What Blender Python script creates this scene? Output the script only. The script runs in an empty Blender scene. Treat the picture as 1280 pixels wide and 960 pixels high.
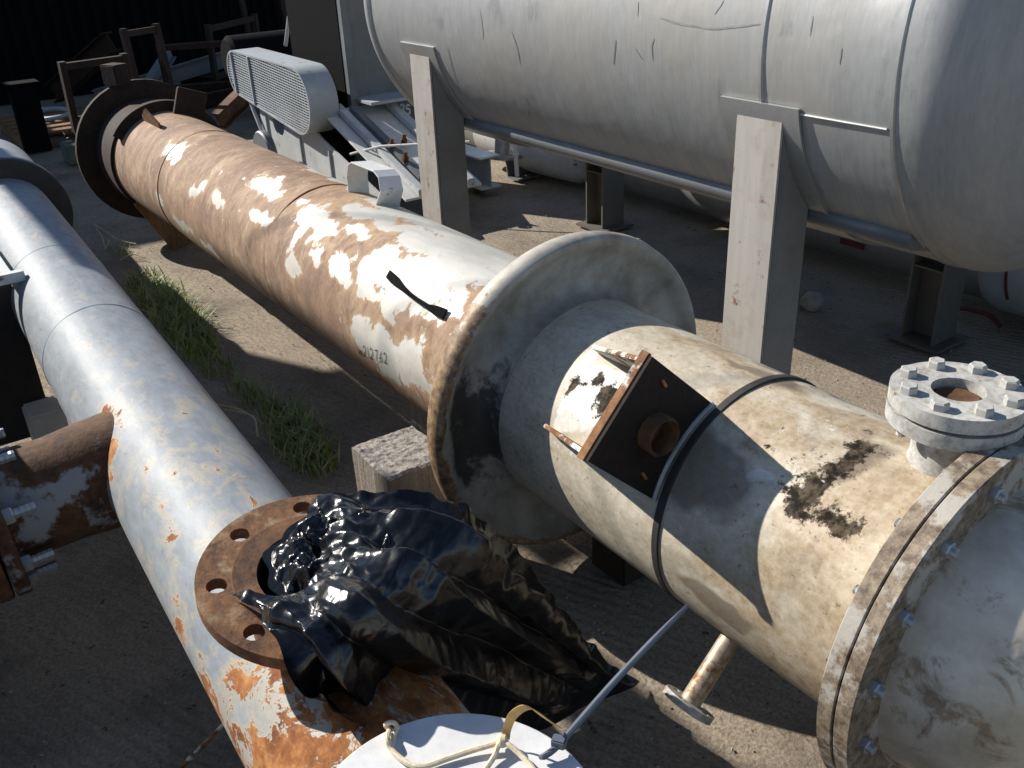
import bpy, bmesh, math, random
from mathutils import Vector, Matrix, noise
random.seed(7)
R_ = math.radians
scn = bpy.context.scene
COL = scn.collection

# ------------------------------------------------------------------ camera
FPX = 1170.0
CAM = Vector((0, 0, 1.7))
RIGHT = Vector((0.578, 0.815, -0.039)); DOWN = Vector((0.352, -0.293, -0.889)); FWD = Vector((-0.736, 0.5, -0.456))
FWD.normalize(); RIGHT = (RIGHT - FWD*RIGHT.dot(FWD)).normalized(); DOWN = FWD.cross(RIGHT).normalized()
cd = bpy.data.cameras.new('camera'); cam = bpy.data.objects.new('camera', cd); COL.objects.link(cam)
cd.sensor_width = 36; cd.lens = FPX/1280*36; cd.clip_start = 0.02; cd.clip_end = 600
M = Matrix((RIGHT, -DOWN, -FWD)).transposed().to_4x4(); M.translation = CAM
cam.matrix_world = M; scn.camera = cam
def ray(px, py): return (RIGHT*((px-640)/FPX) + DOWN*((py-480)/FPX) + FWD).normalized()
def at(px, py, axis, val):                       # pixel -> point on the plane axis = val
    d = ray(px, py); return CAM + d*((val-CAM[axis])/d[axis])

# ------------------------------------------------------------------ light
SUN = Vector((-1, -0.47, 0.73)).normalized()     # towards the sun
w = bpy.data.worlds.new('World'); scn.world = w; w.use_nodes = True
wn = w.node_tree.nodes; bg = wn['Background']
sky = wn.new('ShaderNodeTexSky'); sky.sky_type = 'NISHITA'; sky.sun_disc = False
sky.sun_elevation = math.asin(SUN.z); sky.sun_rotation = math.atan2(SUN.x, SUN.y)
sky.air_density = 0.75; sky.dust_density = 0.2; sky.ozone_density = 1.2
w.node_tree.links.new(sky.outputs[0], bg.inputs[0]); bg.inputs[1].default_value = 0.085
sl = bpy.data.lights.new('sun', 'SUN'); sl.energy = 4.8; sl.angle = R_(0.53); sl.color = (1, 0.95, 0.88)
so = bpy.data.objects.new('sun', sl); COL.objects.link(so)
so.rotation_euler = SUN.to_track_quat('Z', 'Y').to_euler(); so.location = (0, 0, 12)
vs = scn.view_settings; vs.view_transform = 'Standard'; vs.look = 'None'; vs.gamma = 1; vs.exposure = 0.62
scn.cycles.max_bounces = 5; scn.cycles.diffuse_bounces = 3; scn.cycles.glossy_bounces = 3; scn.cycles.transmission_bounces = 1; scn.cycles.volume_bounces = 0

# ------------------------------------------------------------------ materials
class Mat:
    def __init__(s, name, rough=0.6, metal=0.0):
        s.m = bpy.data.materials.new(name); s.m.use_nodes = True
        s.t = s.m.node_tree; s.b = s.t.nodes['Principled BSDF']
        s.b.inputs['Roughness'].default_value = rough; s.b.inputs['Metallic'].default_value = metal
        s.tc = s.t.nodes.new('ShaderNodeTexCoord').outputs['Object']
    def n(s, typ, ins=None, **kw):
        o = s.t.nodes.new(typ)
        for k, v in kw.items(): setattr(o, k, v)
        for k, v in (ins or {}).items(): s.put(o.inputs[k], v)
        return o
    def put(s, sock, v):
        if isinstance(v, bpy.types.NodeSocket): s.t.links.new(v, sock)
        elif isinstance(v, (tuple, list)) and len(v) == 3 and sock.type == 'RGBA': sock.default_value = (*v, 1)
        else: sock.default_value = v
    def noise(s, scale, detail=5, rough=0.6, stretch=None, dist=0.0, off=None, rot=None):
        v = s.tc
        if stretch or off or rot:
            mp = s.n('ShaderNodeMapping', {'Vector': v})
            if stretch: mp.inputs['Scale'].default_value = stretch
            if off: mp.inputs['Location'].default_value = off
            if rot: mp.inputs['Rotation'].default_value = rot
            v = mp.outputs[0]
        return s.n('ShaderNodeTexNoise', {'Vector': v, 'Scale': scale, 'Detail': detail, 'Roughness': rough, 'Distortion': dist}).outputs['Fac']
    def ramp(s, fac, stops):
        r = s.n('ShaderNodeValToRGB', {'Fac': fac}); e = r.color_ramp.elements
        while len(e) < len(stops): e.new(0.5)
        for i, (p, c) in enumerate(stops):
            e[i].position = p
            if not isinstance(c, (tuple, list)): c = (c, c, c)
            e[i].color = (*c, 1)
        return r.outputs[0]
    def step(s, fac, a, b): return s.ramp(fac, [(a, 0.0), (b, 1.0)])
    def mix(s, f, a, b, mode='MIX'):
        o = s.n('ShaderNodeMixRGB', blend_type=mode); s.put(o.inputs[0], f); s.put(o.inputs[1], a); s.put(o.inputs[2], b); return o.outputs[0]
    def math(s, op, a, b=0.0):
        o = s.n('ShaderNodeMath', operation=op); s.put(o.inputs[0], a); s.put(o.inputs[1], b); return o.outputs[0]
    def attr(s, name): return s.n('ShaderNodeAttribute', attribute_name=name).outputs['Fac']
    def bump(s, h, strength=0.3, dist=0.01):
        prev = s.b.inputs['Normal'].links
        o = s.n('ShaderNodeBump', {'Strength': strength, 'Distance': dist, 'Height': h})
        if prev: s.t.links.new(prev[0].from_socket, o.inputs['Normal'])
        s.t.links.new(o.outputs[0], s.b.inputs['Normal'])
    def out(s, col=None, rough=None, metal=None):
        if col is not None: s.put(s.b.inputs['Base Color'], col)
        if rough is not None: s.put(s.b.inputs['Roughness'], rough)
        if metal is not None: s.put(s.b.inputs['Metallic'], metal)
        return s.m

RUST_D = (0.07, 0.028, 0.012); RUST_M = (0.20, 0.085, 0.03); RUST_L = (0.36, 0.17, 0.065)

def m_concrete():
    k = Mat('brushed_concrete', 0.9)
    big = k.noise(0.55, 5, 0.6); mid = k.noise(4, 6, 0.65); fine = k.noise(95, 4, 0.75)
    c = k.ramp(big, [(0.3, (0.20, 0.155, 0.11)), (0.7, (0.36, 0.29, 0.21))])
    c = k.mix(0.55, c, k.ramp(mid, [(0.3, (0.17, 0.13, 0.09)), (0.72, (0.42, 0.345, 0.25))]))
    c = k.mix(0.42, c, k.ramp(fine, [(0.36, (0.08, 0.065, 0.05)), (0.64, (0.50, 0.42, 0.315))]))
    dirt = k.step(k.noise(2.3, 5, 0.7, off=(11, 3, 0)), 0.50, 0.62)
    c = k.mix(k.math('MULTIPLY', dirt, 0.4), c, (0.13, 0.095, 0.06))
    damp = k.step(k.noise(1.1, 4, 0.6, off=(3, 8, 0)), 0.56, 0.68)
    c = k.mix(k.math('MULTIPLY', damp, 0.45), c, (0.085, 0.075, 0.06))
    mp = k.n('ShaderNodeMapping', {'Vector': k.tc}); mp.inputs['Rotation'].default_value = (0, 0, R_(67))
    wv = k.n('ShaderNodeTexWave', {'Vector': mp.outputs[0], 'Scale': 9.0, 'Distortion': 5.0, 'Detail': 3.0, 'Detail Scale': 1.2, 'Detail Roughness': 0.65}).outputs['Fac']
    ridge = k.math('MULTIPLY', wv, k.ramp(big, [(0.35, 0.35), (0.65, 1.0)]))
    rs = k.step(ridge, 0.1, 0.6)
    c = k.mix(k.math('MULTIPLY', k.math('SUBTRACT', 1.0, rs), 0.10), c, (0.10, 0.08, 0.06))
    k.bump(ridge, 0.8, 0.006); k.bump(fine, 0.7, 0.006); k.bump(mid, 0.6, 0.016)
    c = k.mix(k.step(k.noise(28, 4, 0.7, off=(2, 6, 0)), 0.64, 0.68), c, (0.09, 0.07, 0.05))
    return k.out(c)

def m_rust(name, seed=0, dark=1.0, paint=None, pth=(0.6, 0.66)):
    k = Mat(name, 0.85)
    o = (seed*3.1, seed*1.7, 0)
    a = k.noise(9, 5, 0.7, off=o); b = k.noise(45, 5, 0.7, off=o)
    sc = lambda c: tuple(x*dark for x in c)
    c = k.ramp(a, [(0.36, sc(RUST_D)), (0.5, sc(RUST_M)), (0.62, sc(RUST_L))])
    c = k.mix(0.45, c, k.ramp(b, [(0.38, sc(RUST_D)), (0.62, sc(RUST_L))]))
    if paint:
        f = k.step(k.noise(7, 5, 0.68, off=(o[0]+5, 2, 1)), *pth)
        c = k.mix(f, c, paint)
    k.bump(b, 0.5, 0.004); k.bump(a, 0.4, 0.008)
    return k.out(c)

def m_column():
    k = Mat('rusty_column_shell', 0.7)
    p = k.attr('paint'); g = k.attr('grey')
    streak = k.noise(10, 6, 0.72, stretch=(1.5, 0.8, 0.8), dist=0.35); fine = k.noise(60, 5, 0.75, stretch=(1.6, 0.8, 0.8))
    big = k.noise(3.2, 4, 0.6, dist=0.6)
    rust = k.ramp(streak, [(0.32, (0.15, 0.085, 0.05)), (0.45, (0.275, 0.17, 0.10)), (0.55, (0.38, 0.26, 0.16)), (0.68, (0.455, 0.345, 0.23))])
    rust = k.mix(k.step(big, 0.42, 0.66), rust, k.mix(0.5, rust, (0.20, 0.095, 0.06)))
    dk = k.step(k.noise(5.5, 5, 0.7, stretch=(1.3, 0.8, 0.8), off=(3, 3, 8), dist=0.3), 0.47, 0.60)
    rust = k.mix(k.math('MULTIPLY', dk, 0.75), rust, (0.125, 0.068, 0.042))
    tn = k.step(k.noise(7, 5, 0.7, stretch=(1.2, 0.7, 0.7), off=(8, 1, 2), dist=0.8), 0.55, 0.66)
    rust = k.mix(k.math('MULTIPLY', tn, 0.6), rust, (0.53, 0.39, 0.24))
    rust = k.mix(0.3, rust, k.ramp(fine, [(0.3, (0.16, 0.08, 0.045)), (0.7, (0.56, 0.40, 0.25))]))
    edge = k.noise(18, 6, 0.72, dist=0.6)
    f = k.math('ADD', p, k.math('MULTIPLY', k.math('SUBTRACT', edge, 0.5), 1.1))
    # small scattered flakes of paint
    sp = k.math('MULTIPLY', k.step(k.noise(14, 6, 0.75, off=(4, 1, 7), dist=0.4), 0.615, 0.68), k.step(k.noise(2.5, 3, 0.5, off=(1, 5, 2)), 0.42, 0.62))
    mask = k.math('MAXIMUM', k.step(f, 0.46, 0.54), sp)
    rim = k.math('SUBTRACT', k.step(f, 0.24, 0.44), k.step(f, 0.46, 0.54))
    rust = k.mix(k.math('MULTIPLY', rim, 0.5), rust, (0.47, 0.30, 0.15))
    white = k.ramp(k.noise(8, 5, 0.6, stretch=(0.5, 1, 1)), [(0.3, (0.52, 0.48, 0.40)), (0.6, (0.70, 0.67, 0.60))])
    grey = k.ramp(k.noise(7, 5, 0.65, stretch=(0.3, 1.2, 1.2)), [(0.3, (0.36, 0.35, 0.31)), (0.7, (0.60, 0.585, 0.53))])
    c = k.mix(mask, rust, k.mix(g, white, grey))
    k.bump(k.math('MULTIPLY', mask, 0.5), 0.4, 0.004); k.bump(fine, 0.25, 0.003); k.bump(streak, 0.3, 0.006)
    return k.out(c, rough=k.mix(mask, (0.8,)*3, (0.5,)*3))

def m_shell():
    k = Mat('stained_cream_shell', 0.55)
    st = k.attr('stain'); ch = k.attr('char'); gr = k.attr('grime')
    a = k.noise(6, 5, 0.68, stretch=(0.6, 1.2, 1.2), dist=0.4); b = k.noise(38, 5, 0.7); s2 = k.noise(2.6, 4, 0.6, off=(2, 3, 1))
    base = k.ramp(a, [(0.32, (0.37, 0.31, 0.215)), (0.5, (0.53, 0.47, 0.355)), (0.68, (0.64, 0.585, 0.47))])
    tan = k.ramp(k.noise(9, 5, 0.72, stretch=(1, 0.6, 0.6), off=(1, 1, 1)), [(0.36, (0.19, 0.115, 0.052)), (0.5, (0.35, 0.24, 0.125)), (0.64, (0.50, 0.39, 0.25))])
    f = k.math('ADD', st, k.math('MULTIPLY', k.math('SUBTRACT', k.noise(8, 5, 0.7, off=(6, 2, 9)), 0.5), 2.2))
    c = k.mix(k.math('MULTIPLY', k.step(f, 0.15, 0.75), 0.85), base, tan)
    wh = k.math('ADD', k.attr('chalk'), k.math('MULTIPLY', k.math('SUBTRACT', k.noise(12, 5, 0.7, off=(4, 4, 1)), 0.5), 1.2))
    c = k.mix(k.step(wh, 0.45, 0.6), c, (0.74, 0.72, 0.66))
    c = k.mix(0.28, c, k.ramp(k.noise(60, 5, 0.75, stretch=(0.8, 1, 1), off=(6, 6, 6)), [(0.36, (0.20, 0.15, 0.09)), (0.64, (0.70, 0.66, 0.56))]))
    blot = k.step(k.noise(24, 5, 0.75, off=(1, 9, 5), dist=0.4), 0.60, 0.70)
    c = k.mix(k.math('MULTIPLY', blot, 0.45), c, (0.20, 0.14, 0.085))
    spk = k.step(k.noise(85, 3, 0.6), 0.66, 0.70)
    c = k.mix(k.math('MULTIPLY', spk, 0.6), c, (0.13, 0.065, 0.03))
    f2 = k.math('ADD', gr, k.math('MULTIPLY', k.math('SUBTRACT', a, 0.5), 1.0))
    c = k.mix(k.math('MULTIPLY', k.step(f2, 0.35, 0.7), 0.7), c, (0.145, 0.11, 0.075))
    f3 = k.math('ADD', ch, k.math('MULTIPLY', k.math('SUBTRACT', k.noise(22, 6, 0.8, off=(2, 7, 3)), 0.5), 3.2))
    c = k.mix(k.math('MULTIPLY', k.step(f3, 0.40, 0.62), 0.97), c, k.ramp(k.noise(40, 5, 0.75, off=(1, 2, 3)), [(0.45, (0.010, 0.009, 0.008)), (0.64, (0.12, 0.09, 0.06))]))
    f4 = k.step(k.noise(11, 5, 0.75, off=(9, 4, 3)), 0.66, 0.69)
    c = k.mix(k.math('MULTIPLY', f4, 0.6), c, (0.70, 0.69, 0.65))
    k.bump(b, 0.18, 0.003); k.bump(s2, 0.25, 0.02)
    cm = k.step(f3, 0.42, 0.70); k.put(k.b.inputs['Specular IOR Level'], k.ramp(cm, [(0.0, 0.45), (1.0, 0.06)]))
    return k.out(c, rough=k.mix(cm, k.ramp(a, [(0.3, 0.64), (0.7, 0.46)]), (0.95,)*3), metal=0.05)

def m_steel(name, col, rough=0.45, metal=0.6, stain=0.3, stretch=(1, 1, 1), stc=(0.20, 0.17, 0.13), rust=0.0, ls=1.3):
    k = Mat(name, rough, metal)
    a = k.noise(5, 6, 0.65, stretch=stretch); b = k.noise(40, 5, 0.7, stretch=stretch); l = k.noise(ls, 4, 0.65)
    lo = tuple(x*0.78 for x in col); hi = tuple(min(1, x*1.14) for x in col)
    c = k.ramp(a, [(0.3, lo), (0.7, hi)])
    c = k.mix(0.18, c, k.ramp(b, [(0.3, lo), (0.7, hi)]))
    c = k.mix(k.math('MULTIPLY', k.step(l, 0.52, 0.72), stain), c, stc)
    if ls > 15:
        c = k.mix(k.math('MULTIPLY', k.step(k.noise(60, 5, 0.75, off=(2, 8, 4)), 0.47, 0.62), 0.55), c, stc)
    if rust:
        rf = k.math('MULTIPLY', k.step(k.noise(12, 5, 0.75, off=(3, 3, 3)), 0.62-0.12*rust, 0.70-0.12*rust), 1.0)
        c = k.mix(rf, c, k.ramp(b, [(0.3, RUST_D), (0.7, RUST_L)]))
    k.bump(a, 0.12, 0.008); k.bump(b, 0.10, 0.002)
    return k.out(c, rough=k.ramp(a, [(0.25, min(1, rough+0.12)), (0.75, max(0.05, rough-0.1))]))

def m_tank():
    k = Mat('dull_stainless', 0.5, 0.3)
    a = k.noise(7, 6, 0.65, stretch=(1.5, 0.35, 0.35)); f = k.noise(60, 4, 0.7, stretch=(1.6, 0.25, 0.25)); l = k.noise(1.6, 4, 0.6)
    c = k.ramp(a, [(0.32, (0.27, 0.275, 0.275)), (0.68, (0.36, 0.36, 0.355))])
    c = k.mix(0.3, c, k.ramp(f, [(0.34, (0.24, 0.245, 0.245)), (0.66, (0.41, 0.41, 0.40))]))
    c = k.mix(k.math('MULTIPLY', k.step(l, 0.52, 0.70), 0.35), c, (0.36, 0.32, 0.25))
    run = k.step(k.noise(22, 5, 0.7, stretch=(1, 0.06, 0.06), off=(2, 0, 0)), 0.66, 0.74)
    c = k.mix(k.math('MULTIPLY', run, 0.55), c, (0.22, 0.205, 0.18))
    sc = k.step(k.noise(9, 5, 0.8, stretch=(1, 0.7, 0.7), off=(7, 1, 3), dist=1.2), 0.695, 0.72)
    c = k.mix(k.math('MULTIPLY', sc, 0.6), c, (0.14, 0.135, 0.13))
    d = k.attr('dark'); f3 = k.math('ADD', d, k.math('MULTIPLY', k.math('SUBTRACT', k.noise(18, 5, 0.75, stretch=(1.4, 0.6, 0.6)), 0.5), 1.4))
    c = k.mix(k.math('MULTIPLY', k.step(f3, 0.35, 0.75), 0.65), c, (0.17, 0.175, 0.18))
    k.bump(l, 0.35, 0.03); k.bump(f, 0.06, 0.002)
    return k.out(c, rough=k.ramp(a, [(0.25, 0.62), (0.75, 0.48)]))

def m_greypipe():
    k = Mat('grey_painted_pipe', 0.42); k.b.inputs['Specular IOR Level'].default_value = 0.3
    ru = k.attr('rust')
    a = k.noise(7, 6, 0.68, stretch=(0.7, 1.2, 1.2)); b = k.noise(50, 5, 0.72)
    c = k.ramp(a, [(0.30, (0.19, 0.215, 0.24)), (0.70, (0.28, 0.31, 0.335))])
    c = k.mix(k.math('MULTIPLY', k.step(k.noise(2.2, 5, 0.65), 0.5, 0.7), 0.4), c, (0.35, 0.375, 0.395))
    mo = k.noise(26, 5, 0.7, stretch=(0.5, 1.3, 1.3), off=(5, 5, 5)); c = k.mix(0.22, c, k.ramp(mo, [(0.36, (0.13, 0.147, 0.16)), (0.64, (0.42, 0.445, 0.46))]))
    rf = k.math('ADD', ru, k.math('MULTIPLY', k.math('SUBTRACT', k.noise(13, 5, 0.76, stretch=(0.7, 1.1, 1.1), dist=0.4), 0.5), 1.7))
    m = k.step(rf, 0.5, 0.56)
    fs = k.step(k.noise(55, 4, 0.7, stretch=(0.45, 1.2, 1.2), off=(8, 3, 1)), 0.655, 0.69); c = k.mix(k.math('MULTIPLY', fs, 0.7), c, (0.25, 0.12, 0.055))
    halo = k.math('MULTIPLY', k.step(rf, 0.25, 0.5), 0.8)
    c = k.mix(halo, c, (0.42, 0.37, 0.285))
    rc = k.ramp(k.noise(20, 6, 0.72, off=(1, 4, 2)), [(0.3, (0.085, 0.03, 0.011)), (0.48, (0.27, 0.10, 0.03)), (0.68, (0.50, 0.25, 0.09))])
    c = k.mix(m, c, rc)
    k.bump(m, 0.35, 0.003); k.bump(b, 0.08, 0.002); k.bump(a, 0.15, 0.01)
    return k.out(c, rough=k.mix(m, (0.55,)*3, (0.85,)*3))

def m_disc():
    k = Mat('weathered_disc', 0.6, 0.1)
    ru = k.attr('rust'); ch = k.attr('char')
    a = k.noise(6, 6, 0.68); b = k.noise(45, 5, 0.7)
    c = k.ramp(a, [(0.34, (0.23, 0.20, 0.155)), (0.5, (0.36, 0.33, 0.275)), (0.66, (0.50, 0.47, 0.41))])
    n = k.math('MULTIPLY', k.math('SUBTRACT', k.noise(13, 5, 0.75, off=(2, 2, 5)), 0.5), 1.4)
    rc = k.ramp(b, [(0.36, (0.10, 0.058, 0.03)), (0.64, (0.36, 0.235, 0.125))])
    c = k.mix(k.step(k.math('ADD', ru, n), 0.5, 0.58), c, rc)
    c = k.mix(k.math('MULTIPLY', k.step(k.math('ADD', ch, n), 0.42, 0.65), 0.9), c, (0.03, 0.026, 0.022))
    k.bump(b, 0.25, 0.003); k.bump(a, 0.2, 0.01)
    return k.out(c)

def m_head():
    k = Mat('dished_head_metal', 0.45, 0.0)
    a = k.noise(5, 5, 0.7); b = k.noise(40, 5, 0.7)
    c = k.ramp(a, [(0.34, (0.40, 0.33, 0.235)), (0.66, (0.70, 0.63, 0.51))])
    r = k.step(k.noise(7, 5, 0.72, off=(3, 1, 2), dist=0.6), 0.54, 0.62)
    c = k.mix(k.math('MULTIPLY', r, 0.75), c, k.ramp(b, [(0.3, (0.10, 0.06, 0.025)), (0.7, (0.34, 0.21, 0.10))]))
    k.bump(a, 0.2, 0.012); k.bump(b, 0.15, 0.002)
    return k.out(c, rough=k.mix(r, (0.3,)*3, (0.7,)*3))

def m_rim():
    k = Mat('flaking_flange_rim', 0.7, 0.1)
    a = k.noise(11, 5, 0.74); b = k.noise(50, 5, 0.72)
    c = k.ramp(b, [(0.36, (0.10, 0.07, 0.045)), (0.64, (0.31, 0.245, 0.17))])
    c = k.mix(k.step(a, 0.52, 0.60), c, (0.40, 0.37, 0.315))
    c = k.mix(k.step(k.noise(9, 5, 0.7, off=(5, 5, 1)), 0.60, 0.66), c, (0.07, 0.045, 0.025))
    k.bump(a, 0.3, 0.005); k.bump(b, 0.3, 0.003)
    return k.out(c)

def m_wood(name, lo, hi, axis=2, end=False):
    k = Mat(name, 0.9)
    st = [14, 14, 14]; st[axis] = 0.8
    a = k.noise(3, 6, 0.7, stretch=tuple(st) if not end else (5, 18, 5), dist=0.5); b = k.noise(70, 4, 0.8)
    c = k.ramp(a, [(0.28, lo), (0.72, hi)])
    c = k.mix(0.35, c, k.ramp(b, [(0.3, lo), (0.7, hi)]))
    k.bump(a, 0.9, 0.012); k.bump(b, 0.8, 0.006)
    return k.out(c)

def m_plain(name, col, rough=0.6, metal=0.0, var=0.25, scale=20, bump=0.1):
    k = Mat(name, rough, metal); a = k.noise(scale, 5, 0.65)
    c = k.ramp(a, [(0.28, tuple(x*(1-var) for x in col)), (0.72, tuple(min(1, x*(1+var)) for x in col))])
    if bump: k.bump(a, bump, 0.004)
    if max(col) < 0.006: k.b.inputs['Specular IOR Level'].default_value = 0.08
    return k.out(c)

def m_bag():
    k = Mat('black_polythene', 0.25)
    a = k.noise(26, 5, 0.6, dist=1.2); v = k.n('ShaderNodeTexVoronoi', {'Vector': k.tc, 'Scale': 24.0}, feature='DISTANCE_TO_EDGE').outputs[0]
    k.bump(k.math('MINIMUM', v, 0.12), 0.12, 0.02); k.bump(a, 0.12, 0.008)
    k.b.inputs['Specular IOR Level'].default_value = 0.55
    return k.out((0.0055, 0.006, 0.007))

MT = dict(concrete=m_concrete(), column=m_column(), shell=m_shell(), tank=m_tank(), grey=m_greypipe(), disc=m_disc(), head=m_head(), rim=m_rim(),
    rust=m_rust('brown_rust', 0, 1.0), orange=m_rust('orange_rust', 2, 1.35), dark_rust=m_rust('dark_rust', 4, 0.55), flake=m_rust('rust_with_paint_flakes', 6, 0.42, (0.27, 0.275, 0.265), (0.55, 0.62)),
    flange_rust=m_rust('spotted_flange_rust', 7, 0.75, (0.34, 0.235, 0.13), (0.52, 0.62)), face_rust=m_rust('red_face_rust', 1, 0.62), stub=m_rust('burnt_stub_rust', 9, 0.42), shaded_rust=m_rust('shade_dark_rust', 5, 0.11), bracket=m_rust('shade_dark_plate', 8, 0.05), bracket_edge=m_rust('white_and_rust_edge', 3, 0.9, (0.6, 0.57, 0.5), (0.47, 0.52)),  # the darkest rust tones carry shade in their colour
    legpaint=m_steel('cream_grey_leg_paint', (0.50, 0.48, 0.44), 0.6, 0.0, 0.25, (1, 1, 0.25), (0.36, 0.28, 0.18), rust=0.12),
    legface=m_steel('rust_streaked_cream', (0.42, 0.395, 0.35), 0.65, 0.0, 0.5, (1.6, 1, 0.16), (0.28, 0.20, 0.12), rust=0.22, ls=7), railsteel=m_steel('dull_rail_steel', (0.17, 0.18, 0.185), 0.5, 0.3, 0.3, ls=4), greysteel=m_steel('grey_pipe_steel', (0.36, 0.385, 0.40), 0.5, 0.1, 0.3, ls=5), darkleg=m_steel('dark_leg_paint', (0.11, 0.105, 0.09), 0.6, 0.0, 0.3, ls=6, rust=0.1), post_shade=m_steel('shaded_post_grey', (0.21, 0.205, 0.19), 0.65, 0.0, 0.3, ls=5), galv=m_steel('galvanised', (0.46, 0.47, 0.46), 0.45, 0.7, 0.3), weld=m_steel('weld_bead', (0.40, 0.40, 0.39), 0.42, 0.6, 0.3),
    guard=m_steel('blue_grey_guard_paint', (0.40, 0.43, 0.45), 0.5, 0.1, 0.3, rust=0.05), machine=m_steel('pale_grey_machine_paint', (0.50, 0.52, 0.52), 0.5, 0.05, 0.25, rust=0.06),
    machine_dark=m_steel('dark_grey_machine_paint', (0.16, 0.175, 0.18), 0.55, 0.1, 0.3), nozzle=m_steel('chalky_white_nozzle', (0.47, 0.46, 0.425), 0.7, 0.0, 0.8, (1, 1, 1), (0.20, 0.185, 0.15), rust=0.15, ls=26),
    drain=m_steel('stained_drain', (0.42, 0.36, 0.27), 0.5, 0.4, 0.6, (1, 1, 1), (0.22, 0.12, 0.05), rust=0.6, ls=18),
    black=m_plain('flat_black', (0.0045, 0.0045, 0.005), 0.9), band=m_plain('dark_rubber_band', (0.035, 0.03, 0.027), 0.7),
    timber=m_wood('weathered_timber', (0.14, 0.115, 0.09), (0.40, 0.35, 0.28)), timber_end=m_wood('rough_sawn_end', (0.13, 0.115, 0.10), (0.52, 0.47, 0.41), end=True),
    plank=m_wood('brown_plank', (0.12, 0.065, 0.03), (0.34, 0.20, 0.10)), lid=m_steel('white_plastic', (0.68, 0.68, 0.67), 0.5, 0.0, 0.35, (1, 1, 1), (0.38, 0.37, 0.34), ls=9), string=m_plain('cream_twine', (0.66, 0.55, 0.38), 0.8, 0, 0.2, 120, 0.4),
    ribbon=m_plain('tan_ribbon', (0.58, 0.36, 0.12), 0.6, 0, 0.2, 60), tie=m_plain('grey_cable_tie', (0.10, 0.115, 0.14), 0.45, 0, 0.15), bag=m_bag(), chalk=m_plain('chalk', (0.55, 0.56, 0.55), 0.9),
    ink=m_plain('black_marker', (0.02, 0.02, 0.02), 0.6), pale=m_steel('pale_blue_vessel', (0.46, 0.52, 0.60), 0.5, 0.1, 0.3), scratch=m_plain('dark_scratch', (0.27, 0.27, 0.265), 0.5, 0.4), redpaint=m_plain('red_paint', (0.10, 0.02, 0.018), 0.6), white=m_steel('white_steel', (0.66, 0.66, 0.63), 0.5, 0.05, 0.25, rust=0.05),
    stone=m_plain('grey_stone', (0.30, 0.28, 0.24), 0.9, 0, 0.35, 12, 0.6), grass=m_plain('grass_blade', (0.20, 0.27, 0.055), 0.6, 0, 0.5, 9, 0), drygrass=m_plain('dry_straw', (0.42, 0.34, 0.20), 0.8, 0, 0.3, 9, 0), green=m_plain('dull_green_drum', (0.10, 0.14, 0.12), 0.6))

# ------------------------------------------------------------------ builders
def link(name, me, mat, parent=None, smooth=False, kind=None):
    if mat and not me.materials: me.materials.append(MT[mat] if isinstance(mat, str) else mat)
    if smooth:
        for p in me.polygons: p.use_smooth = True
    o = bpy.data.objects.new(name, me); COL.objects.link(o)
    if parent is not None:
        o.parent = parent; o.matrix_parent_inverse = Matrix.Translation(-parent.location)
    if kind: o['kind'] = kind
    return o
def tag(o, label, cat, group=None, kind=None):
    o['label'] = label; o['category'] = cat
    if group: o['group'] = group
    if kind: o['kind'] = kind
    return o
def thing(name, loc, label, cat, group=None):
    o = bpy.data.objects.new(name, None); o.empty_display_size = 0.1; o.location = loc; COL.objects.link(o)
    return tag(o, label, cat, group)
def mesh(name, v, f, mat, parent=None, smooth=False, kind=None):
    me = bpy.data.meshes.new(name); me.from_pydata([tuple(p) for p in v], [], f); me.validate(); me.update()
    return link(name, me, mat, parent, smooth, kind)
def from_bm(name, bm, mat, parent=None, smooth=False, kind=None, bev=0.0, seg=2, sharp=35):
    bmesh.ops.remove_doubles(bm, verts=bm.verts, dist=1e-5)
    bmesh.ops.recalc_face_normals(bm, faces=bm.faces)
    if bev:
        es = [e for e in bm.edges if len(e.link_faces) == 2 and e.calc_face_angle(0) > R_(sharp)]
        bmesh.ops.bevel(bm, geom=es, offset=bev, segments=seg, affect='EDGES', clamp_overlap=True)
    me = bpy.data.meshes.new(name); bm.to_mesh(me); bm.free()
    o = link(name, me, mat, parent, False, kind)
    if smooth: autosmooth(o)
    return o
def autosmooth(o, ang=35):
    me = o.data
    for p in me.polygons: p.use_smooth = True
    me.set_sharp_from_angle(angle=R_(ang))
def frame(d, up=Vector((0, 0, 1))):
    d = Vector(d).normalized()
    if abs(d.dot(up)) > 0.97: up = Vector((1, 0, 0))
    u = d.cross(up).normalized(); return d, u, u.cross(d).normalized()
def lathe(name, org, d, prof, mat, parent=None, n=64, smooth=True, closed=False, bm_only=False, a0=0, a1=360):
    """prof: list of (distance along d, radius)"""
    org = Vector(org); d, u, w_ = frame(d); bm = bmesh.new(); rings = []
    full = abs(a1-a0) >= 360; cnt = n if full else n+1
    for s, r in prof:
        if r < 1e-6: rings.append([bm.verts.new(org+d*s)]); continue
        rings.append([bm.verts.new(org + d*s + (u*math.cos(t)+w_*math.sin(t))*r) for t in (R_(a0+(a1-a0)*i/n) for i in range(cnt))])
    pairs = list(zip(rings[:-1], rings[1:])) + ([(rings[-1], rings[0])] if closed else [])
    for A, B in pairs:
        for i in range(n):
            j = (i+1) % cnt
            try:
                if len(A) == 1: bm.faces.new((A[0], B[i], B[j]))
                elif len(B) == 1: bm.faces.new((A[i], A[j], B[0]))
                else: bm.faces.new((A[i], A[j], B[j], B[i]))
            except ValueError: pass
    if bm_only: return bm
    return from_bm(name, bm, mat, parent, smooth)
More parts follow.
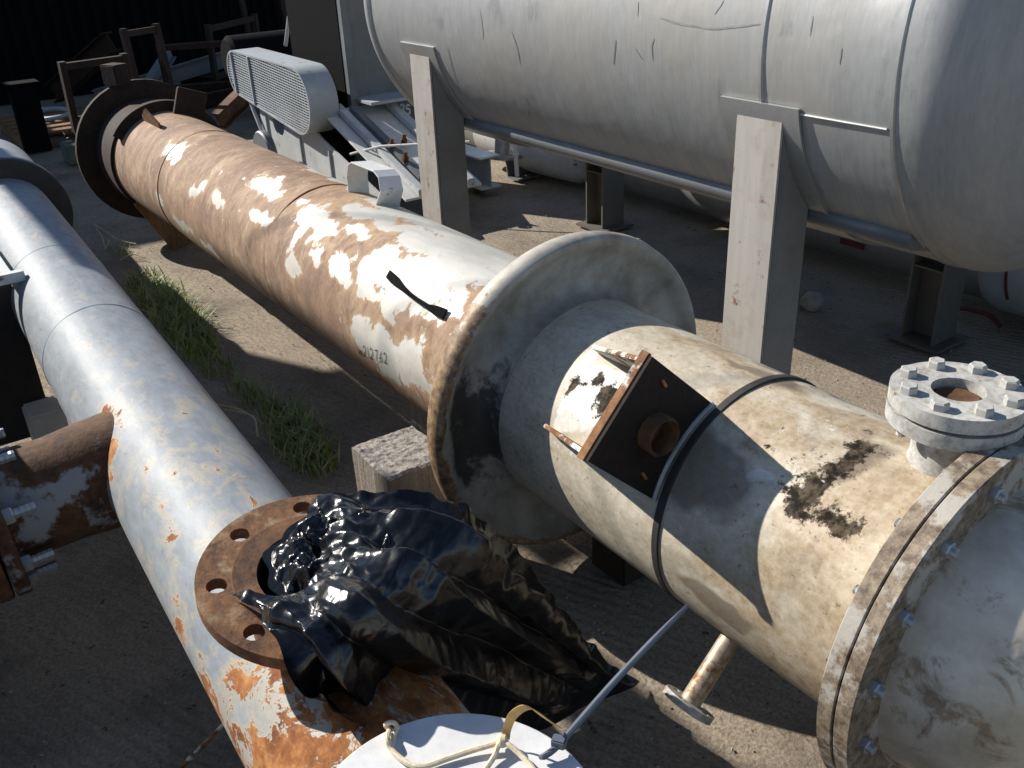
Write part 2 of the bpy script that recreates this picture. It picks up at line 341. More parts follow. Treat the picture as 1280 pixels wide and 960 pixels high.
def box_bm(c, s, rot=None, bm=None):
    bm = bm or bmesh.new(); c = Vector(c); r = rot or Matrix.Identity(3)
    vs_ = [bm.verts.new(c + r @ Vector((x*s[0]/2, y*s[1]/2, z*s[2]/2))) for x in (-1, 1) for y in (-1, 1) for z in (-1, 1)]
    for f in ((0, 1, 3, 2), (4, 6, 7, 5), (0, 4, 5, 1), (2, 3, 7, 6), (0, 2, 6, 4), (1, 5, 7, 3)): bm.faces.new([vs_[i] for i in f])
    return bm
def box(name, c, s, mat, parent=None, bev=0.004, rot=None): return from_bm(name, box_bm(c, s, rot), mat, parent, bev=bev)
def prism(name, poly, ext, mat, parent=None, bev=0.003, holes=(), smooth=False):
    """poly: 3D points of a planar outline; extruded by vector ext; holes likewise"""
    bm = bmesh.new(); ext = Vector(ext); loops = []
    for pl in [poly, *holes]:
        a = [bm.verts.new(Vector(p)) for p in pl]; loops.append(a)
    if holes:
        es = [bm.edges.new((a[i], a[(i+1) % len(a)])) for a in loops for i in range(len(a))]
        g = bmesh.ops.triangle_fill(bm, edges=es, use_beauty=True, use_dissolve=False)
        fs = [x for x in g['geom'] if isinstance(x, bmesh.types.BMFace)]
    else: fs = [bm.faces.new(loops[0])]
    r = bmesh.ops.extrude_face_region(bm, geom=fs)
    bmesh.ops.translate(bm, vec=ext, verts=[x for x in r['geom'] if isinstance(x, bmesh.types.BMVert)])
    for f in fs:
        if f.is_valid: pass
    return from_bm(name, bm, mat, parent, bev=0 if holes else bev, smooth=smooth)
def tube(name, pts, rad, mat, parent=None, n=10, flat=None, kind=None, cap=True):
    pts = [Vector(p) for p in pts]; bm = bmesh.new(); rings = []
    for i, p in enumerate(pts):
        t = (pts[min(i+1, len(pts)-1)] - pts[max(i-1, 0)]).normalized(); _, u, w_ = frame(t)
        r = rad[i] if isinstance(rad, (list, tuple)) else rad
        rings.append([bm.verts.new(p + (u*math.cos(2*math.pi*k/n)*(flat or 1) + w_*math.sin(2*math.pi*k/n))*r) for k in range(n)])
    for A, B in zip(rings[:-1], rings[1:]):
        for k in range(n): bm.faces.new((A[k], A[(k+1) % n], B[(k+1) % n], B[k]))
    if cap: bm.faces.new(rings[0][::-1]); bm.faces.new(rings[-1])
    return from_bm(name, bm, mat, parent, smooth=True, kind=kind)
def spline(pts, m=8):
    P = [Vector(p) for p in pts]; P = [2*P[0]-P[1]] + P + [2*P[-1]-P[-2]]; out = []
    for i in range(1, len(P)-2):
        for j in range(m):
            t = j/m; a, b, c, d = P[i-1:i+3]
            out.append(0.5*((2*b) + (c-a)*t + (2*a-5*b+4*c-d)*t*t + (3*b-a-3*c+d)*t**3))
    return out + [P[-2]]
_hex = {}
def hex_bolt(name, p, d, r, h, mat, parent, thread=0.0):
    key = (round(r, 4), round(h, 4), mat, round(thread, 3))
    if key not in _hex:
        bm = bmesh.new(); rr = [(0, r), (h*0.82, r), (h, r*0.84)]; rings = []
        for z, q in rr: rings.append([bm.verts.new((q*math.cos(R_(60*i)), q*math.sin(R_(60*i)), z)) for i in range(6)])
        for A, B in zip(rings[:-1], rings[1:]):
            for i in range(6): bm.faces.new((A[i], A[(i+1) % 6], B[(i+1) % 6], B[i]))
        bm.faces.new(rings[-1]); bm.faces.new(rings[0][::-1])
        if thread:
            prev = None
            for q in range(9):
                ring = [bm.verts.new(((0.55+0.06*(q % 2))*r*math.cos(R_(45*i)), (0.55+0.06*(q % 2))*r*math.sin(R_(45*i)), h*0.9+thread*q/8)) for i in range(8)]
                if prev:
                    for i in range(8): bm.faces.new((prev[i], prev[(i+1) % 8], ring[(i+1) % 8], ring[i]))
                prev = ring
            bm.faces.new(prev)
        me = bpy.data.meshes.new('bolt'); bm.to_mesh(me); bm.free(); me.materials.append(MT[mat]); _hex[key] = me
    o = link(name, _hex[key], None, parent)
    q = Vector(d).to_track_quat('Z', 'Y').to_matrix().to_4x4() @ Matrix.Rotation(random.uniform(0, 1), 4, 'Z'); q.translation = Vector(p); o.matrix_basis = q
    return o
def set_attr(o, name, fn):
    a = o.data.attributes.new(name, 'FLOAT', 'POINT'); a.data.foreach_set('value', [float(fn(v.co)) for v in o.data.vertices])
def flange(name, org, d, R, th, mat, parent, bore=0.0, holes=0, hr=0.0, hole_r=0.0, n=48, bev=0.003, ph=0.0):
    """ring plate with real bolt holes: from org along d by th"""
    org = Vector(org); d, u, w_ = frame(d)
    circ = lambda c, r, m: [c + (u*math.cos(2*math.pi*i/m)+w_*math.sin(2*math.pi*i/m))*r for i in range(m)]
    hl = []
    if bore: hl.append(circ(org, bore, n))
    for i in range(holes):
        t = 2*math.pi*i/holes + ph; hl.append(circ(org+(u*math.cos(t)+w_*math.sin(t))*hr, hole_r, 14))
    if not hl: return lathe(name, org, d, [(0, 0), (0, R-bev), (bev, R), (th-bev, R), (th, R-bev), (th, 0)], mat, parent, n)
    return prism(name, circ(org, R, n), d*th, mat, parent, holes=hl, smooth=True)
def nvec(p): return Vector((noise.noise(p), noise.noise(p+Vector((31.7, 4.1, 9.3))), noise.noise(p+Vector((-12.4, 22.8, 5.6)))))
def smoothstep(a, b, x):
    t = max(0, min(1, (x-a)/(b-a))); return t*t*(3-2*t)

# ------------------------------------------------------------------ ground
def build_ground():
    # one big sheet with a finely modelled uneven patch in view
    v = []; f = []; xs = [-90, -45, -24, -15] + [-12+i*0.1 for i in range(0, 131)] + [3, 12, 40]; ys = [-40, -16, -6, -2] + [-1+i*0.1 for i in range(0, 71)] + [9, 20, 60]
    for x in xs:
        for y in ys:
            near = 1 if -12 < x < 1 and -1 < y < 6 else 0
            v.append((x, y, near*0.010*noise.noise(Vector((x*0.7, y*0.7, 2))) + near*0.003*noise.noise(Vector((x*3, y*3, 5))) - 0.012))
    ny = len(ys)
    for i in range(len(xs)-1):
        for j in range(ny-1): f.append((i*ny+j, (i+1)*ny+j, (i+1)*ny+j+1, i*ny+j+1))
    o = mesh('ground', v, f, 'concrete', smooth=True); o['kind'] = 'structure'
build_ground()

# ------------------------------------------------------------------ the long rusty column
CY, CZ, CR = 1.409, 0.50, 0.281
def cyl_hit(px, py, Y=CY, Z=CZ, r=CR):
    d = ray(px, py); oy, oz = CAM.y-Y, CAM.z-Z
    a = d.y**2+d.z**2; b = oy*d.y+oz*d.z; c = oy*oy+oz*oz-r*r; q = max(0, b*b-a*c)
    return CAM + d*((-b-math.sqrt(q))/a)
def ang_of(p): return math.atan2(p[2]-CZ, -(p[1]-CY))     # 0 = towards camera side, 90 = top
def on_col(x, deg, r=CR): return Vector((x, CY-math.cos(R_(deg))*r, CZ+math.sin(R_(deg))*r))
def blob_field(blobs, sc=1.0):
    B = []
    for px, py, la, lb in blobs:
        p = cyl_hit(px, py); B.append((p.x, ang_of(p), la*sc, lb*sc))
    def fn(co):
        w1 = nvec(Vector(co)*8)*.055+nvec(Vector(co)*24)*.028; x = co[0]+w1.x; t = math.atan2(co[2]-CZ, -(co[1]-CY))+w1.y/CR; m = 0.0
        for bx, bt, la, lb in B:
            dt = (t-bt+math.pi) % (2*math.pi)-math.pi
            q = ((x-bx)/la)**2 + (dt*CR/lb)**2
            if q < 4: m = max(m, 1.0/(1+q*q)) if q > 0 else 1.0
        return m
    return fn
COLUMN = thing('column_vessel', (-2.5, CY, 0), 'long rusty cylindrical column vessel with peeling cream paint and a large collar disc', 'vessel')
def grid_cyl(name, x0, x1, nx, na, mat, parent, r=CR, wob=0.0015):
    v = []; f = []
    for i in range(nx+1):
        x = x0+(x1-x0)*i/nx
        for j in range(na):
            t = 2*math.pi*j/na; k = r + wob*noise.noise(Vector((x*1.6, math.cos(t)*1.5, math.sin(t)*1.5)))*2
            v.append((x, CY-math.cos(t)*k, CZ+math.sin(t)*k))
    for i in range(nx):
        for j in range(na): f.append((i*na+j, i*na+(j+1) % na, (i+1)*na+(j+1) % na, (i+1)*na+j))
    return mesh(name, v, f, mat, parent, True)
rs = grid_cyl('rusty_shell', -5.72, -1.745, 330, 150, 'column', COLUMN, wob=0.003)
white = [(215, 187, .10, .035), (222, 195, .05, .03), (240, 245, .06, .03), (250, 240, .03, .05), (272, 250, .07, .025), (335, 233, .13, .04), (348, 228, .07, .03), (322, 275, .09, .028), (330, 283, .05, .03), (378, 252, .04, .03),
    (392, 270, .10, .06), (408, 285, .08, .05), (375, 290, .04, .07), (402, 315, .04, .03), (428, 333, .07, .05), (365, 335, .05, .05), (460, 350, .05, .05), (478, 330, .08, .05), (500, 345, .10, .06), (545, 365, .09, .06), (520, 340, .12, .05), (560, 375, .07, .04), (535, 395, .04, .03), (475, 375, .08, .03), (455, 425, .08, .045), (485, 445, .14, .07), (510, 455, .10, .055), (530, 475, .06, .03), (450, 410, .05, .04),
    (230, 285, .12, .03), (262, 312, .1, .03), (200, 255, .06, .03), (520, 300, .12, .05), (575, 335, .16, .08), (560, 305, .2, .06), (610, 320, .2, .08), (625, 345, .08, .03), (500, 285, .14, .04), (600, 350, .06, .02), (420, 225, .16, .03), (395, 213, .14, .03), (470, 265, .16, .05), (445, 290, .07, .03)]
fw = blob_field(white, 1.3)
def paint_fn(co):
    t = math.degrees(math.atan2(co[2]-CZ, -(co[1]-CY)))
    top = max(smoothstep(78, 100, t)*smoothstep(-3.5, -2.8, co[0]), .8*smoothstep(50, 78, t+14*noise.noise(Vector(co)*4))*smoothstep(-2.75, -2.35, co[0])) if t > 0 else 0
    under = smoothstep(-35, -60, t)*0.6
    return max(fw(co), top, under)*0.72
set_attr(rs, 'paint', paint_fn)
set_attr(rs, 'grey', lambda co: max(smoothstep(60, 85, math.degrees(math.atan2(co[2]-CZ, -(co[1]-CY))))*smoothstep(-3.6, -2.6, co[0]), 0.7*smoothstep(10, -5, math.degrees(math.atan2(co[2]-CZ, -(co[1]-CY))))))
# circumferential welds of the shell
for x in (-4.62, -3.28): lathe('weld_bead', (x, CY, CZ), (1, 0, 0), [(-.007, CR-.004), (-.003, CR+.0015), (.003, CR+.0015), (.007, CR-.004)], 'rust', COLUMN, 96)
# marker writing, stroked onto the shell
def writing(name, strokes, org, ux, uy, rad, mat, parent, hit, nrm=None):
    """flat pen strokes laid on a surface; hit maps a pixel to the surface, nrm gives its outward normal"""
    v = []; f = []
    for st in strokes:
        pts = [hit(org[0]+ux[0]*p.x+uy[0]*p.y, org[1]+ux[1]*p.x+uy[1]*p.y) for p in spline([(a, b, 0) for a, b in st], 4)]
        b0 = len(v)
        for i, p in enumerate(pts):
            t = (pts[min(i+1, len(pts)-1)]-pts[max(i-1, 0)]).normalized(); n_ = nrm(p) if nrm else (CAM-p).normalized(); sd_ = t.cross(n_).normalized()
            q = rad*(0.5+0.5*min(1, i/2, (len(pts)-1-i)/2)); v += [p+sd_*q, p-sd_*q]
        f += [(b0+2*i, b0+2*i+1, b0+2*i+3, b0+2*i+2) for i in range(len(pts)-1)]
    return mesh(name, v, f, mat, parent)
def col_r(x, t): return CR + .006*noise.noise(Vector((x*1.6, math.cos(t)*1.5, math.sin(t)*1.5)))
def tank_r(x, t): return TR + .004*noise.noise(Vector((x*1.3, 2*math.cos(t), 2*math.sin(t)))) - .018*math.exp(-((x+1.62)/.10)**2-((t-.45)/.16)**2)
def seat(p, Y, Z, rf, off=.0012):
    t = math.atan2(p.z-Z, -(p.y-Y)); r = rf(p.x, t % (2*math.pi))+off; return Vector((p.x, Y-math.cos(t)*r, Z+math.sin(t)*r))
DIG = {'w': [[(0, .55), (.2, .05), (.45, .5), (.7, .05), (1, .6)]], '2': [[(.05, .75), (.4, 1), (.8, .8), (.6, .4), (.05, .02), (.5, .08), (1, .02)]], '1': [[(.5, 1), (.5, .5), (.45, 0)]],
    '7': [[(.05, .95), (.5, .95), (.95, 1), (.6, .5), (.4, 0)]], '6': [[(.8, 1), (.35, .6), (.1, .2), (.4, 0), (.8, .2), (.6, .45), (.15, .3)]], '5': [[(.9, 1), (.2, 1), (.15, .6), (.7, .6), (.8, .2), (.1, .02)]]}
def word(s, wdt=1.0, gap=0.25):
    out = []; x = 0
    for c in s:
        k = 0.45 if c == '1' else wdt
        out += [[(x+a*k, b) for a, b in st] for st in DIG[c]]; x += k+gap
    return out
writing('handwritten_number', word('w212762'), (449, 443), (4.55, 1.55), (-1.6, -13.5), 0.0014, 'ink', COLUMN, lambda a, b: seat(cyl_hit(a, b), CY, CZ, col_r), lambda p: Vector((0, p.y-CY, p.z-CZ)).normalized())
# far end: flange, reinforcing ring, lugs; colour darkened in place of shade
flange('end_flange', (-5.76, CY, CZ), (1, 0, 0), .40, .035, 'shaded_rust', COLUMN, bore=.2)
lathe('reinforcing_ring', (-5.36, CY, CZ), (1, 0, 0), [(0, CR-.002), (0, CR+.055), (.05, CR+.055), (.05, CR-.002)], 'shaded_rust', COLUMN, 64, a0=35, a1=250)
lathe('collar_band', (-5.70, CY, CZ), (1, 0, 0), [(0, CR-.003), (0, CR+.02), (.30, CR+.02), (.30, CR-.003)], 'shaded_rust', COLUMN, 64)
p = on_col(-5.2, 112, CR+.05); box('lifting_lug', p, (.03, .16, .17), 'shaded_rust', COLUMN, .004, Matrix.Rotation(R_(-20), 3, 'X'))
p = on_col(-5.74, 78, .45); box('lifting_lug', p, (.12, .10, .11), 'shaded_rust', COLUMN, .006, Matrix.Rotation(R_(25), 3, 'Z'))
prism('torn_lug', [on_col(-5.28, 66, CR-.01), on_col(-4.98, 66, CR-.01), on_col(-4.95, 66, CR+.03), on_col(-5.05, 66, CR+.10), on_col(-5.2, 66, CR+.045)], (0, .012, .006), 'rust', COLUMN, .002)
# strap handle on top (bent flat bar)
def bent_strap(name, pts, width, th, mat, parent, wdir=None):
    bm = bmesh.new(); P = [Vector(p) for p in pts]; rows = []
    for i, p in enumerate(P):
        t = (P[min(i+1, len(P)-1)]-P[max(i-1, 0)]).normalized(); wd = Vector(wdir).normalized(); nrm = t.cross(wd).normalized()
        ww = width[i] if isinstance(width, list) else width
        rows.append([bm.verts.new(p+wd*s*ww/2+nrm*k*th/2) for s, k in ((-1, -1), (1, -1), (1, 1), (-1, 1))])
    for A, B in zip(rows[:-1], rows[1:]):
        for k in range(4): bm.faces.new((A[k], A[(k+1) % 4], B[(k+1) % 4], B[k]))
    bm.faces.new(rows[0][::-1]); bm.faces.new(rows[-1]); return from_bm(name, bm, mat, parent, bev=.0015)
top = on_col(-3.01, 106, CR-.012); up = Vector((0, .05, 1)).normalized()
xa = Vector((1, 0, 0))
bent_strap('handle', [top-xa*.13, top-xa*.135+up*.07, top-xa*.12+up*.115, top-xa*.09+up*.13, top+xa*.08+up*.13, top+xa*.115+up*.115, top+xa*.13+up*.07, top+xa*.085], [.085, .085, .085, .085, .085, .085, .09, .10], .006, 'white', COLUMN, (0, 1, -.12))
# narrow dark strip curved along the shell
bent_strap('dark_strip', [cyl_hit(a, b, r=CR+c) for a, b, c in ((485, 342, .006), (492, 349, .008), (500, 357, .011), (510, 366, .014), (522, 375, .015), (535, 383, .013), (545, 388, .009), (557, 393, .006))], [.026, .030, .018, .013, .013, .014, .028, .030], .005, 'black', COLUMN, (0.02, -.6, -.75))
# collar disc with a rolled rim, slightly dished
DX = -1.75; RD = 0.448
prof = [(-.062, CR-.004), (-.062, CR+.02), (-.058, RD-.05), (-.066, RD-.02), (-.063, RD-.006), (-.052, RD+.001), (-.028, RD+.005), (-.008, RD+.001), (.002, RD-.008), (.000, RD-.022), (-.012, RD-.036), (-.026, RD-.06), (-.034, RD-.10), (-.034, CR+.035), (-.026, CR+.018), (-.008, CR+.006), (.02, CR+.003), (.02, CR-.004)]
fine = []
for (a, b), (c, d) in zip(prof[:-1], prof[1:]):
    m = max(1, int(math.hypot(c-a, d-b)/.012))
    fine += [(a+(c-a)*i/m, b+(d-b)*i/m) for i in range(m)]
disc = lathe('collar_disc', (DX, CY, CZ), (1, 0, 0), fine+[prof[-1]], 'disc', COLUMN, 160)
def disc_r(co): return math.hypot(co[1]-CY, co[2]-CZ)
set_attr(disc, 'rust', lambda co: (0.75*smoothstep(.40, .44, disc_r(co))*(0.35+0.65*smoothstep(75, 20, math.degrees(ang_of(co))))))
set_attr(disc, 'char', lambda co: 0.80*math.exp(-((math.degrees(ang_of(co))-2)/40)**2)*smoothstep(.44, .38, disc_r(co)))
# near shell
ns = grid_cyl('near_shell', -1.73, -.668, 120, 170, 'shell', COLUMN)
set_attr(ns, 'char', blob_field([(1012, 632, .055, .055), (1030, 605, .05, .04), (1058, 568, .04, .045), (1000, 650, .04, .03), (755, 500, .035, .045), (745, 475, .03, .03), (720, 480, .025, .02), (1040, 655, .03, .03), (970, 545, .02, .01)]))
set_attr(ns, 'chalk', blob_field([(735, 510, .09, .05), (755, 470, .08, .05), (715, 520, .06, .03), (770, 480, .06, .06), (1005, 605, .014, .02), (985, 650, .014, .02), (945, 590, .03, .02), (900, 570, .02, .015)]))
set_attr(ns, 'stain', blob_field([(985, 690, .06, .06), (1050, 680, .10, .10), (1100, 620, .12, .07), (960, 530, .12, .05), (960, 480, .2, .04), (900, 440, .14, .04), (1090, 540, .14, .04), (930, 740, .10, .05), (990, 800, .12, .05), (1060, 750, .10, .08), (1000, 850, .10, .04), (1150, 600, .08, .08)]))
set_attr(ns, 'grime', blob_field([(940, 465, .10, .03), (1065, 575, .04, .06), (875, 420, .16, .025), (1010, 470, .14, .03), (880, 590, .10, .08), (900, 760, .12, .03), (1010, 870, .10, .03)]))
lathe('dark_band', (-1.152, CY, CZ), (1, 0, 0), [(-.009, CR-.002), (-.008, CR+.005), (.008, CR+.005), (.009, CR-.002)], 'band', COLUMN, 120)
# radial bracket plate with two gussets and a stub
BX = -1.19; a0, a1 = 18.1, 67.5; am = (a0+a1)/2
nrm = (on_col(0, am, 1)-on_col(0, am, 0)).normalized(); tan = Vector((0, math.sin(R_(am)), math.cos(R_(am)))).normalized()
cb = Vector((BX, CY, CZ)); hw = CR*math.sin(R_((a1-a0)/2)); cdp = CR*math.cos(R_((a1-a0)/2))
BR = lambda x, s, h: Vector((x, CY, CZ)) + tan*s + nrm*h
circ = [BR(BX, .0+0.041*math.cos(R_(i*22.5)), cdp+.118+.041*math.sin(R_(i*22.5))) for i in range(16)]
arc = [BR(BX, hw*s, math.sqrt(CR**2-(hw*s)**2)-.004) for s in (1, .75, .5, .25, 0, -.25, -.5, -.75, -1)]
prism('bracket_plate', [BR(BX, -hw, cdp+.238), BR(BX, hw, cdp+.238)]+arc, (.012, 0, 0), 'bracket', COLUMN, holes=[circ])  # plate colour darkened to deepen its shaded near face
bent_strap('bracket_edge_bar', [BR(BX-.008, -hw-.004, cdp+.236), BR(BX-.008, hw+.004, cdp+.236)], .022, .010, 'bracket_edge', COLUMN, (1, 0, 0))
for s in (-1, 1):
    t = hw*s*.96; zb = math.sqrt(CR**2-t*t)-.004
    prism('gusset', [BR(BX, t, zb), BR(BX, t, cdp+.22), BR(BX-.02, t, cdp+.22), BR(-1.53, t, zb+.035), BR(-1.535, t, zb)], tan*(-.010*s), 'bracket_edge', COLUMN, .002)
lathe('pipe_stub', BR(BX-.03, 0, cdp+.118), (1, 0, 0), [(.03, 0), (.03, .034), (.070, .034), (.078, .038), (.072, .042), (0, .042)], 'stub', COLUMN, 28)
for s, h in ((.09, .17), (-.085, .07)): box('weld_tab', BR(BX+.014, s, cdp+h), (.006, .006, .022), 'orange', COLUMN, .001, Matrix.Rotation(R_(30), 3, 'X'))
tube('weld_bead', [BR(BX+.016, hw*s, math.sqrt(CR**2-(hw*s)**2)+.003) for s in [-1+.1*i for i in range(21)]], .006, 'galv', COLUMN, 8)
# top nozzle with blind flange
NX, NY = -.742, 1.437
NZ = thing('_tmp', (0, 0, 0), 't', 't')
bpy.data.objects.remove(NZ)
neck = lathe('nozzle', (NX, NY, CZ+CR-.03), (0, 0, 1), [(0, .068), (.03, .064), (.036, .061), (.13, .061), (.13, .05)], 'nozzle', COLUMN, 40)
z1 = .862
flange('nozzle_flange', (NX, NY, z1), (0, 0, 1), .112, .027, 'nozzle', neck, bore=.05, holes=0, n=56)
flange('blind_flange', (NX, NY, z1+.034), (0, 0, 1), .112, .027, 'nozzle', neck, bore=.045, holes=0, n=56)
lathe('rusty_gasket', (NX, NY, z1+.026), (0, 0, 1), [(0, .02), (0, .095), (.009, .095), (.009, .02)], 'dark_rust', neck, 40)
lathe('centre_plug', (NX, NY, z1+.04), (0, 0, 1), [(0, 0), (0, .046), (.006, .036), (.002, .024), (.001, 0)], 'stub', neck, 24)
for i in range(8):
    t = R_(45*i+12); q = Vector((NX+.088*math.cos(t), NY+.088*math.sin(t), 0))
    hex_bolt('bolt_head', (q.x, q.y, z1+.061), (0, 0, 1), .0155, .015, 'nozzle', COLUMN)
    hex_bolt('nut', (q.x, q.y, z1), (0, 0, -1), .0155, .014, 'nozzle', COLUMN, .012)
# bolted end flange pair and dished head
def rim_ring(name, x0, x1): 
    o = lathe(name, (x0, CY, CZ), (1, 0, 0), [(0, CR-.003), (0, .366), (.003, .370), (x1-x0-.002, .370), (x1-x0, .368), (x1-x0, CR-.01)], 'rim', COLUMN, 128); return o
rim_ring('shell_flange', -.668, -.6362); rim_ring('head_flange', -.6342, -.602)
lathe('gasket', (-.6365, CY, CZ), (1, 0, 0), [(0, .30), (0, .3655), (.003, .3655), (.003, .30)], 'band', COLUMN, 96)
for i in range(16):
    t = 22.5*i+10
    hex_bolt('flange_bolt', on_col(-.602, t, .330), (1, 0, 0), .0145, .013, 'galv', COLUMN, .010)
    hex_bolt('flange_nut', on_col(-.668, t, .330), (-1, 0, 0), .0145, .013, 'galv', COLUMN, .008)
hp = [(-.010, CR+.012), (.03, CR+.006), (.05, CR)]+[(.05+.20*math.sin(R_(a)), CR*math.cos(R_(a))) for a in range(5, 91, 5)]
lathe('dished_head', (-.602, CY, CZ), (1, 0, 0), hp, 'head', COLUMN, 96)
# drain nozzle low on the near side
dd = (on_col(0, -45, 1)-on_col(0, -45, 0)).normalized(); dorg = on_col(-1.0, -45, CR-.02)
dn = lathe('drain_nozzle', dorg, dd, [(0, .0225), (.185, .0225), (.185, .017)], 'drain', COLUMN, 28)
flange('drain_flange', dorg+dd*.178, dd, .058, .016, 'nozzle', dn, bore=.017, holes=4, hr=.042, hole_r=.008, n=36)

# timber under the column
def sleeper(label, c, s, mat='timber', group='timbers under the column'): 
    o = box('timber_sleeper', c, s, mat, None, .008); return tag(o, label, 'timber', group)
sleeper('timber sleeper lying under the rusty column just behind the collar disc', (-2.55, 1.56, .108), (.2, .42, .216))
sleeper('timber sleeper lying under the column just in front of the collar disc', (-1.60, 1.56, .108), (.14, .36, .216), 'shaded_rust')  # tone darkened to sink into the shade under the shell

# standing timber block with sawn end
def timber_block():
    bm = bmesh.new(); x0, x1, y0, y1, h = -2.155, -1.935, .905, 1.105, .352; n = 26
    top = [[None]*(n+1) for _ in range(n+1)]
    for i in range(n+1):
        for j in range(n+1):
            x = x0+(x1-x0)*i/n; y = y0+(y1-y0)*j/n
            z = h + .006*noise.noise(Vector((x*40, y*14, 1))) + .006*noise.noise(Vector((x*9, y*9, 4))) + .004*noise.noise(Vector((x*120, y*120, 7)))
            ed = min(i, j, n-i, n-j); z -= .006 if ed == 0 else 0
            top[i][j] = bm.verts.new((x, y, z))
    for i in range(n):
        for j in range(n): bm.faces.new((top[i][j], top[i+1][j], top[i+1][j+1], top[i][j+1])).material_index = 1
    ring = [top[i][0] for i in range(n)]+[top[n][j] for j in range(n)]+[top[i][n] for i in range(n, 0, -1)]+[top[0][j] for j in range(n, 0, -1)]
    rows = [ring]
    for zl in (.33, .2, .1, -.006):
        rows.append([bm.verts.new((v.co.x+.004*noise.noise(Vector((v.co.x*30, v.co.y*30, zl*3))), v.co.y+.004*noise.noise(Vector((v.co.x*30, v.co.y*30, 5+zl*3))), zl)) for v in ring])
    for A, B in zip(rows[:-1], rows[1:]):
        for k in range(len(ring)): bm.faces.new((A[k], B[k], B[(k+1) % len(ring)], A[(k+1) % len(ring)]))
    bmesh.ops.recalc_face_normals(bm, faces=bm.faces)
    me = bpy.data.meshes.new('timber_block'); bm.to_mesh(me); bm.free(); me.materials.append(MT['timber']); me.materials.append(MT['timber_end'])
    o = link('timber_block', me, None); tag(o, 'squared grey timber block standing upright with rough sawn top beside collar disc', 'timber')
timber_block()
# plank foot at the column's far end
pf = box('rusty_support_foot', (-5.42, 1.33, .16), (.035, .14, .40), 'plank', None, .004, Matrix.Rotation(R_(28), 3, 'X') @ Matrix.Rotation(R_(12), 3, 'Y'))
tag(pf, 'brown plank propped under the far end of the rusty column', 'plank')

# ------------------------------------------------------------------ the stainless tank on legs
TY, TZ, TR = 3.0, 1.275, 0.70
TANK = thing('stainless_tank', (-3, TY, 0), 'large dull stainless horizontal tank raised on cream legs', 'tank')
def tank_cyl():
    v = []; f = []; nx, na = 90, 160
    for i in range(nx+1):
        x = -4.52+3.0*i/nx
        for j in range(na):
            t = 2*math.pi*j/na; dent = .004*noise.noise(Vector((x*1.3, 2*math.cos(t), 2*math.sin(t)))) - .018*math.exp(-((x+1.62)/.10)**2-((t-.45)/.16)**2)
            r = TR+dent; v.append((x, TY-math.cos(t)*r, TZ+math.sin(t)*r))
    for i in range(nx):
        for j in range(na): f.append((i*na+j, i*na+(j+1) % na, (i+1)*na+(j+1) % na, (i+1)*na+j))
    return mesh('tank_shell', v, f, 'tank', TANK, True)
tk = tank_cyl()
def thit(px, py): return cyl_hit(px, py, TY, TZ, TR)
def tfield(bl):
    B = [(thit(a, b), l) for a, b, l in bl]
    return lambda co: max([math.exp(-((Vector(co)-p).length/l)**2) for p, l in B])
tf = tfield([(985, 40, .045), (975, 38, .03), (620, 10, .10), (665, 12, .07), (600, 122, .03), (550, 30, .05)])
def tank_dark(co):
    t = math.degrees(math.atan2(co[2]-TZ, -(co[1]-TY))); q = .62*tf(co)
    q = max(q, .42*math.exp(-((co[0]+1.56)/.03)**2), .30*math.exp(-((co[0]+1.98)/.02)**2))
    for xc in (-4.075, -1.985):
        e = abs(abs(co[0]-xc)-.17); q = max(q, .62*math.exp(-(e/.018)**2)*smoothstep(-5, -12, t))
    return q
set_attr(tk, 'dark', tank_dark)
hd = lathe('dished_end', (-1.52, TY, TZ), (1, 0, 0), [(0, TR), (.05, TR)]+[(.05+.33*math.sin(R_(a)), TR*math.cos(R_(a))) for a in range(4, 91, 3)], 'tank', TANK, 128)
set_attr(hd, 'dark', lambda co: .45*math.exp(-((co[0]+1.47)/.035)**2)+.25*smoothstep(1.25, 1.6, co[2])*smoothstep(-1.5, -1.35, co[0]))
hd2 = lathe('far_dished_end', (-4.52, TY, TZ), (-1, 0, 0), [(0, TR)]+[(.33*math.sin(R_(a)), TR*math.cos(R_(a))) for a in range(4, 91, 4)], 'tank', TANK, 96)
set_attr(hd2, 'dark', lambda co: 0.0)
def ring_weld(x, r=TR, h=.005, w_=.010): return lathe('weld_seam', (x, TY, TZ), (1, 0, 0), [(-w_, r-.003), (-w_*.5, r+h), (w_*.5, r+h), (w_, r-.003)], 'weld', TANK, 128)
ring_weld(-1.52); ring_weld(-1.98); ring_weld(-4.51, h=.012, w_=.014)
def on_tank(x, deg, r=TR): return Vector((x, TY-math.cos(R_(deg))*r, TZ+math.sin(R_(deg))*r))
sd = -13.5
tube('weld_seam', [on_tank(x, sd, TR+.001) for x in (-1.83, -1.75, -1.65, -1.535)], .0045, 'weld', TANK, 8)
for st_ in [[(825, 22), (850, 30), (872, 33), (890, 36), (915, 34), (950, 30)], [(905, 0), (900, 8), (893, 18)], [(770, 50), (768, 68), (767, 80)], [(794, 60), (800, 70), (803, 74)], [(818, 48), (815, 58), (816, 75)], [(640, 40), (647, 62), (650, 80)], [(600, 10), (604, 40), (603, 50)], [(798, 2), (797, 20)], [(1016, 20), (1012, 45)], [(1052, 60), (1049, 80)], [(560, 60), (566, 85), (575, 118)], [(655, 120), (662, 135), (660, 150)]]:
    writing('scratch', [st_], (0, 0), (1, 0), (0, 1), random.uniform(.0018, .0035), 'scratch', TANK, lambda a, b: seat(cyl_hit(a, b, TY, TZ, TR), TY, TZ, tank_r), lambda p: Vector((0, p.y-TY, p.z-TZ)).normalized())
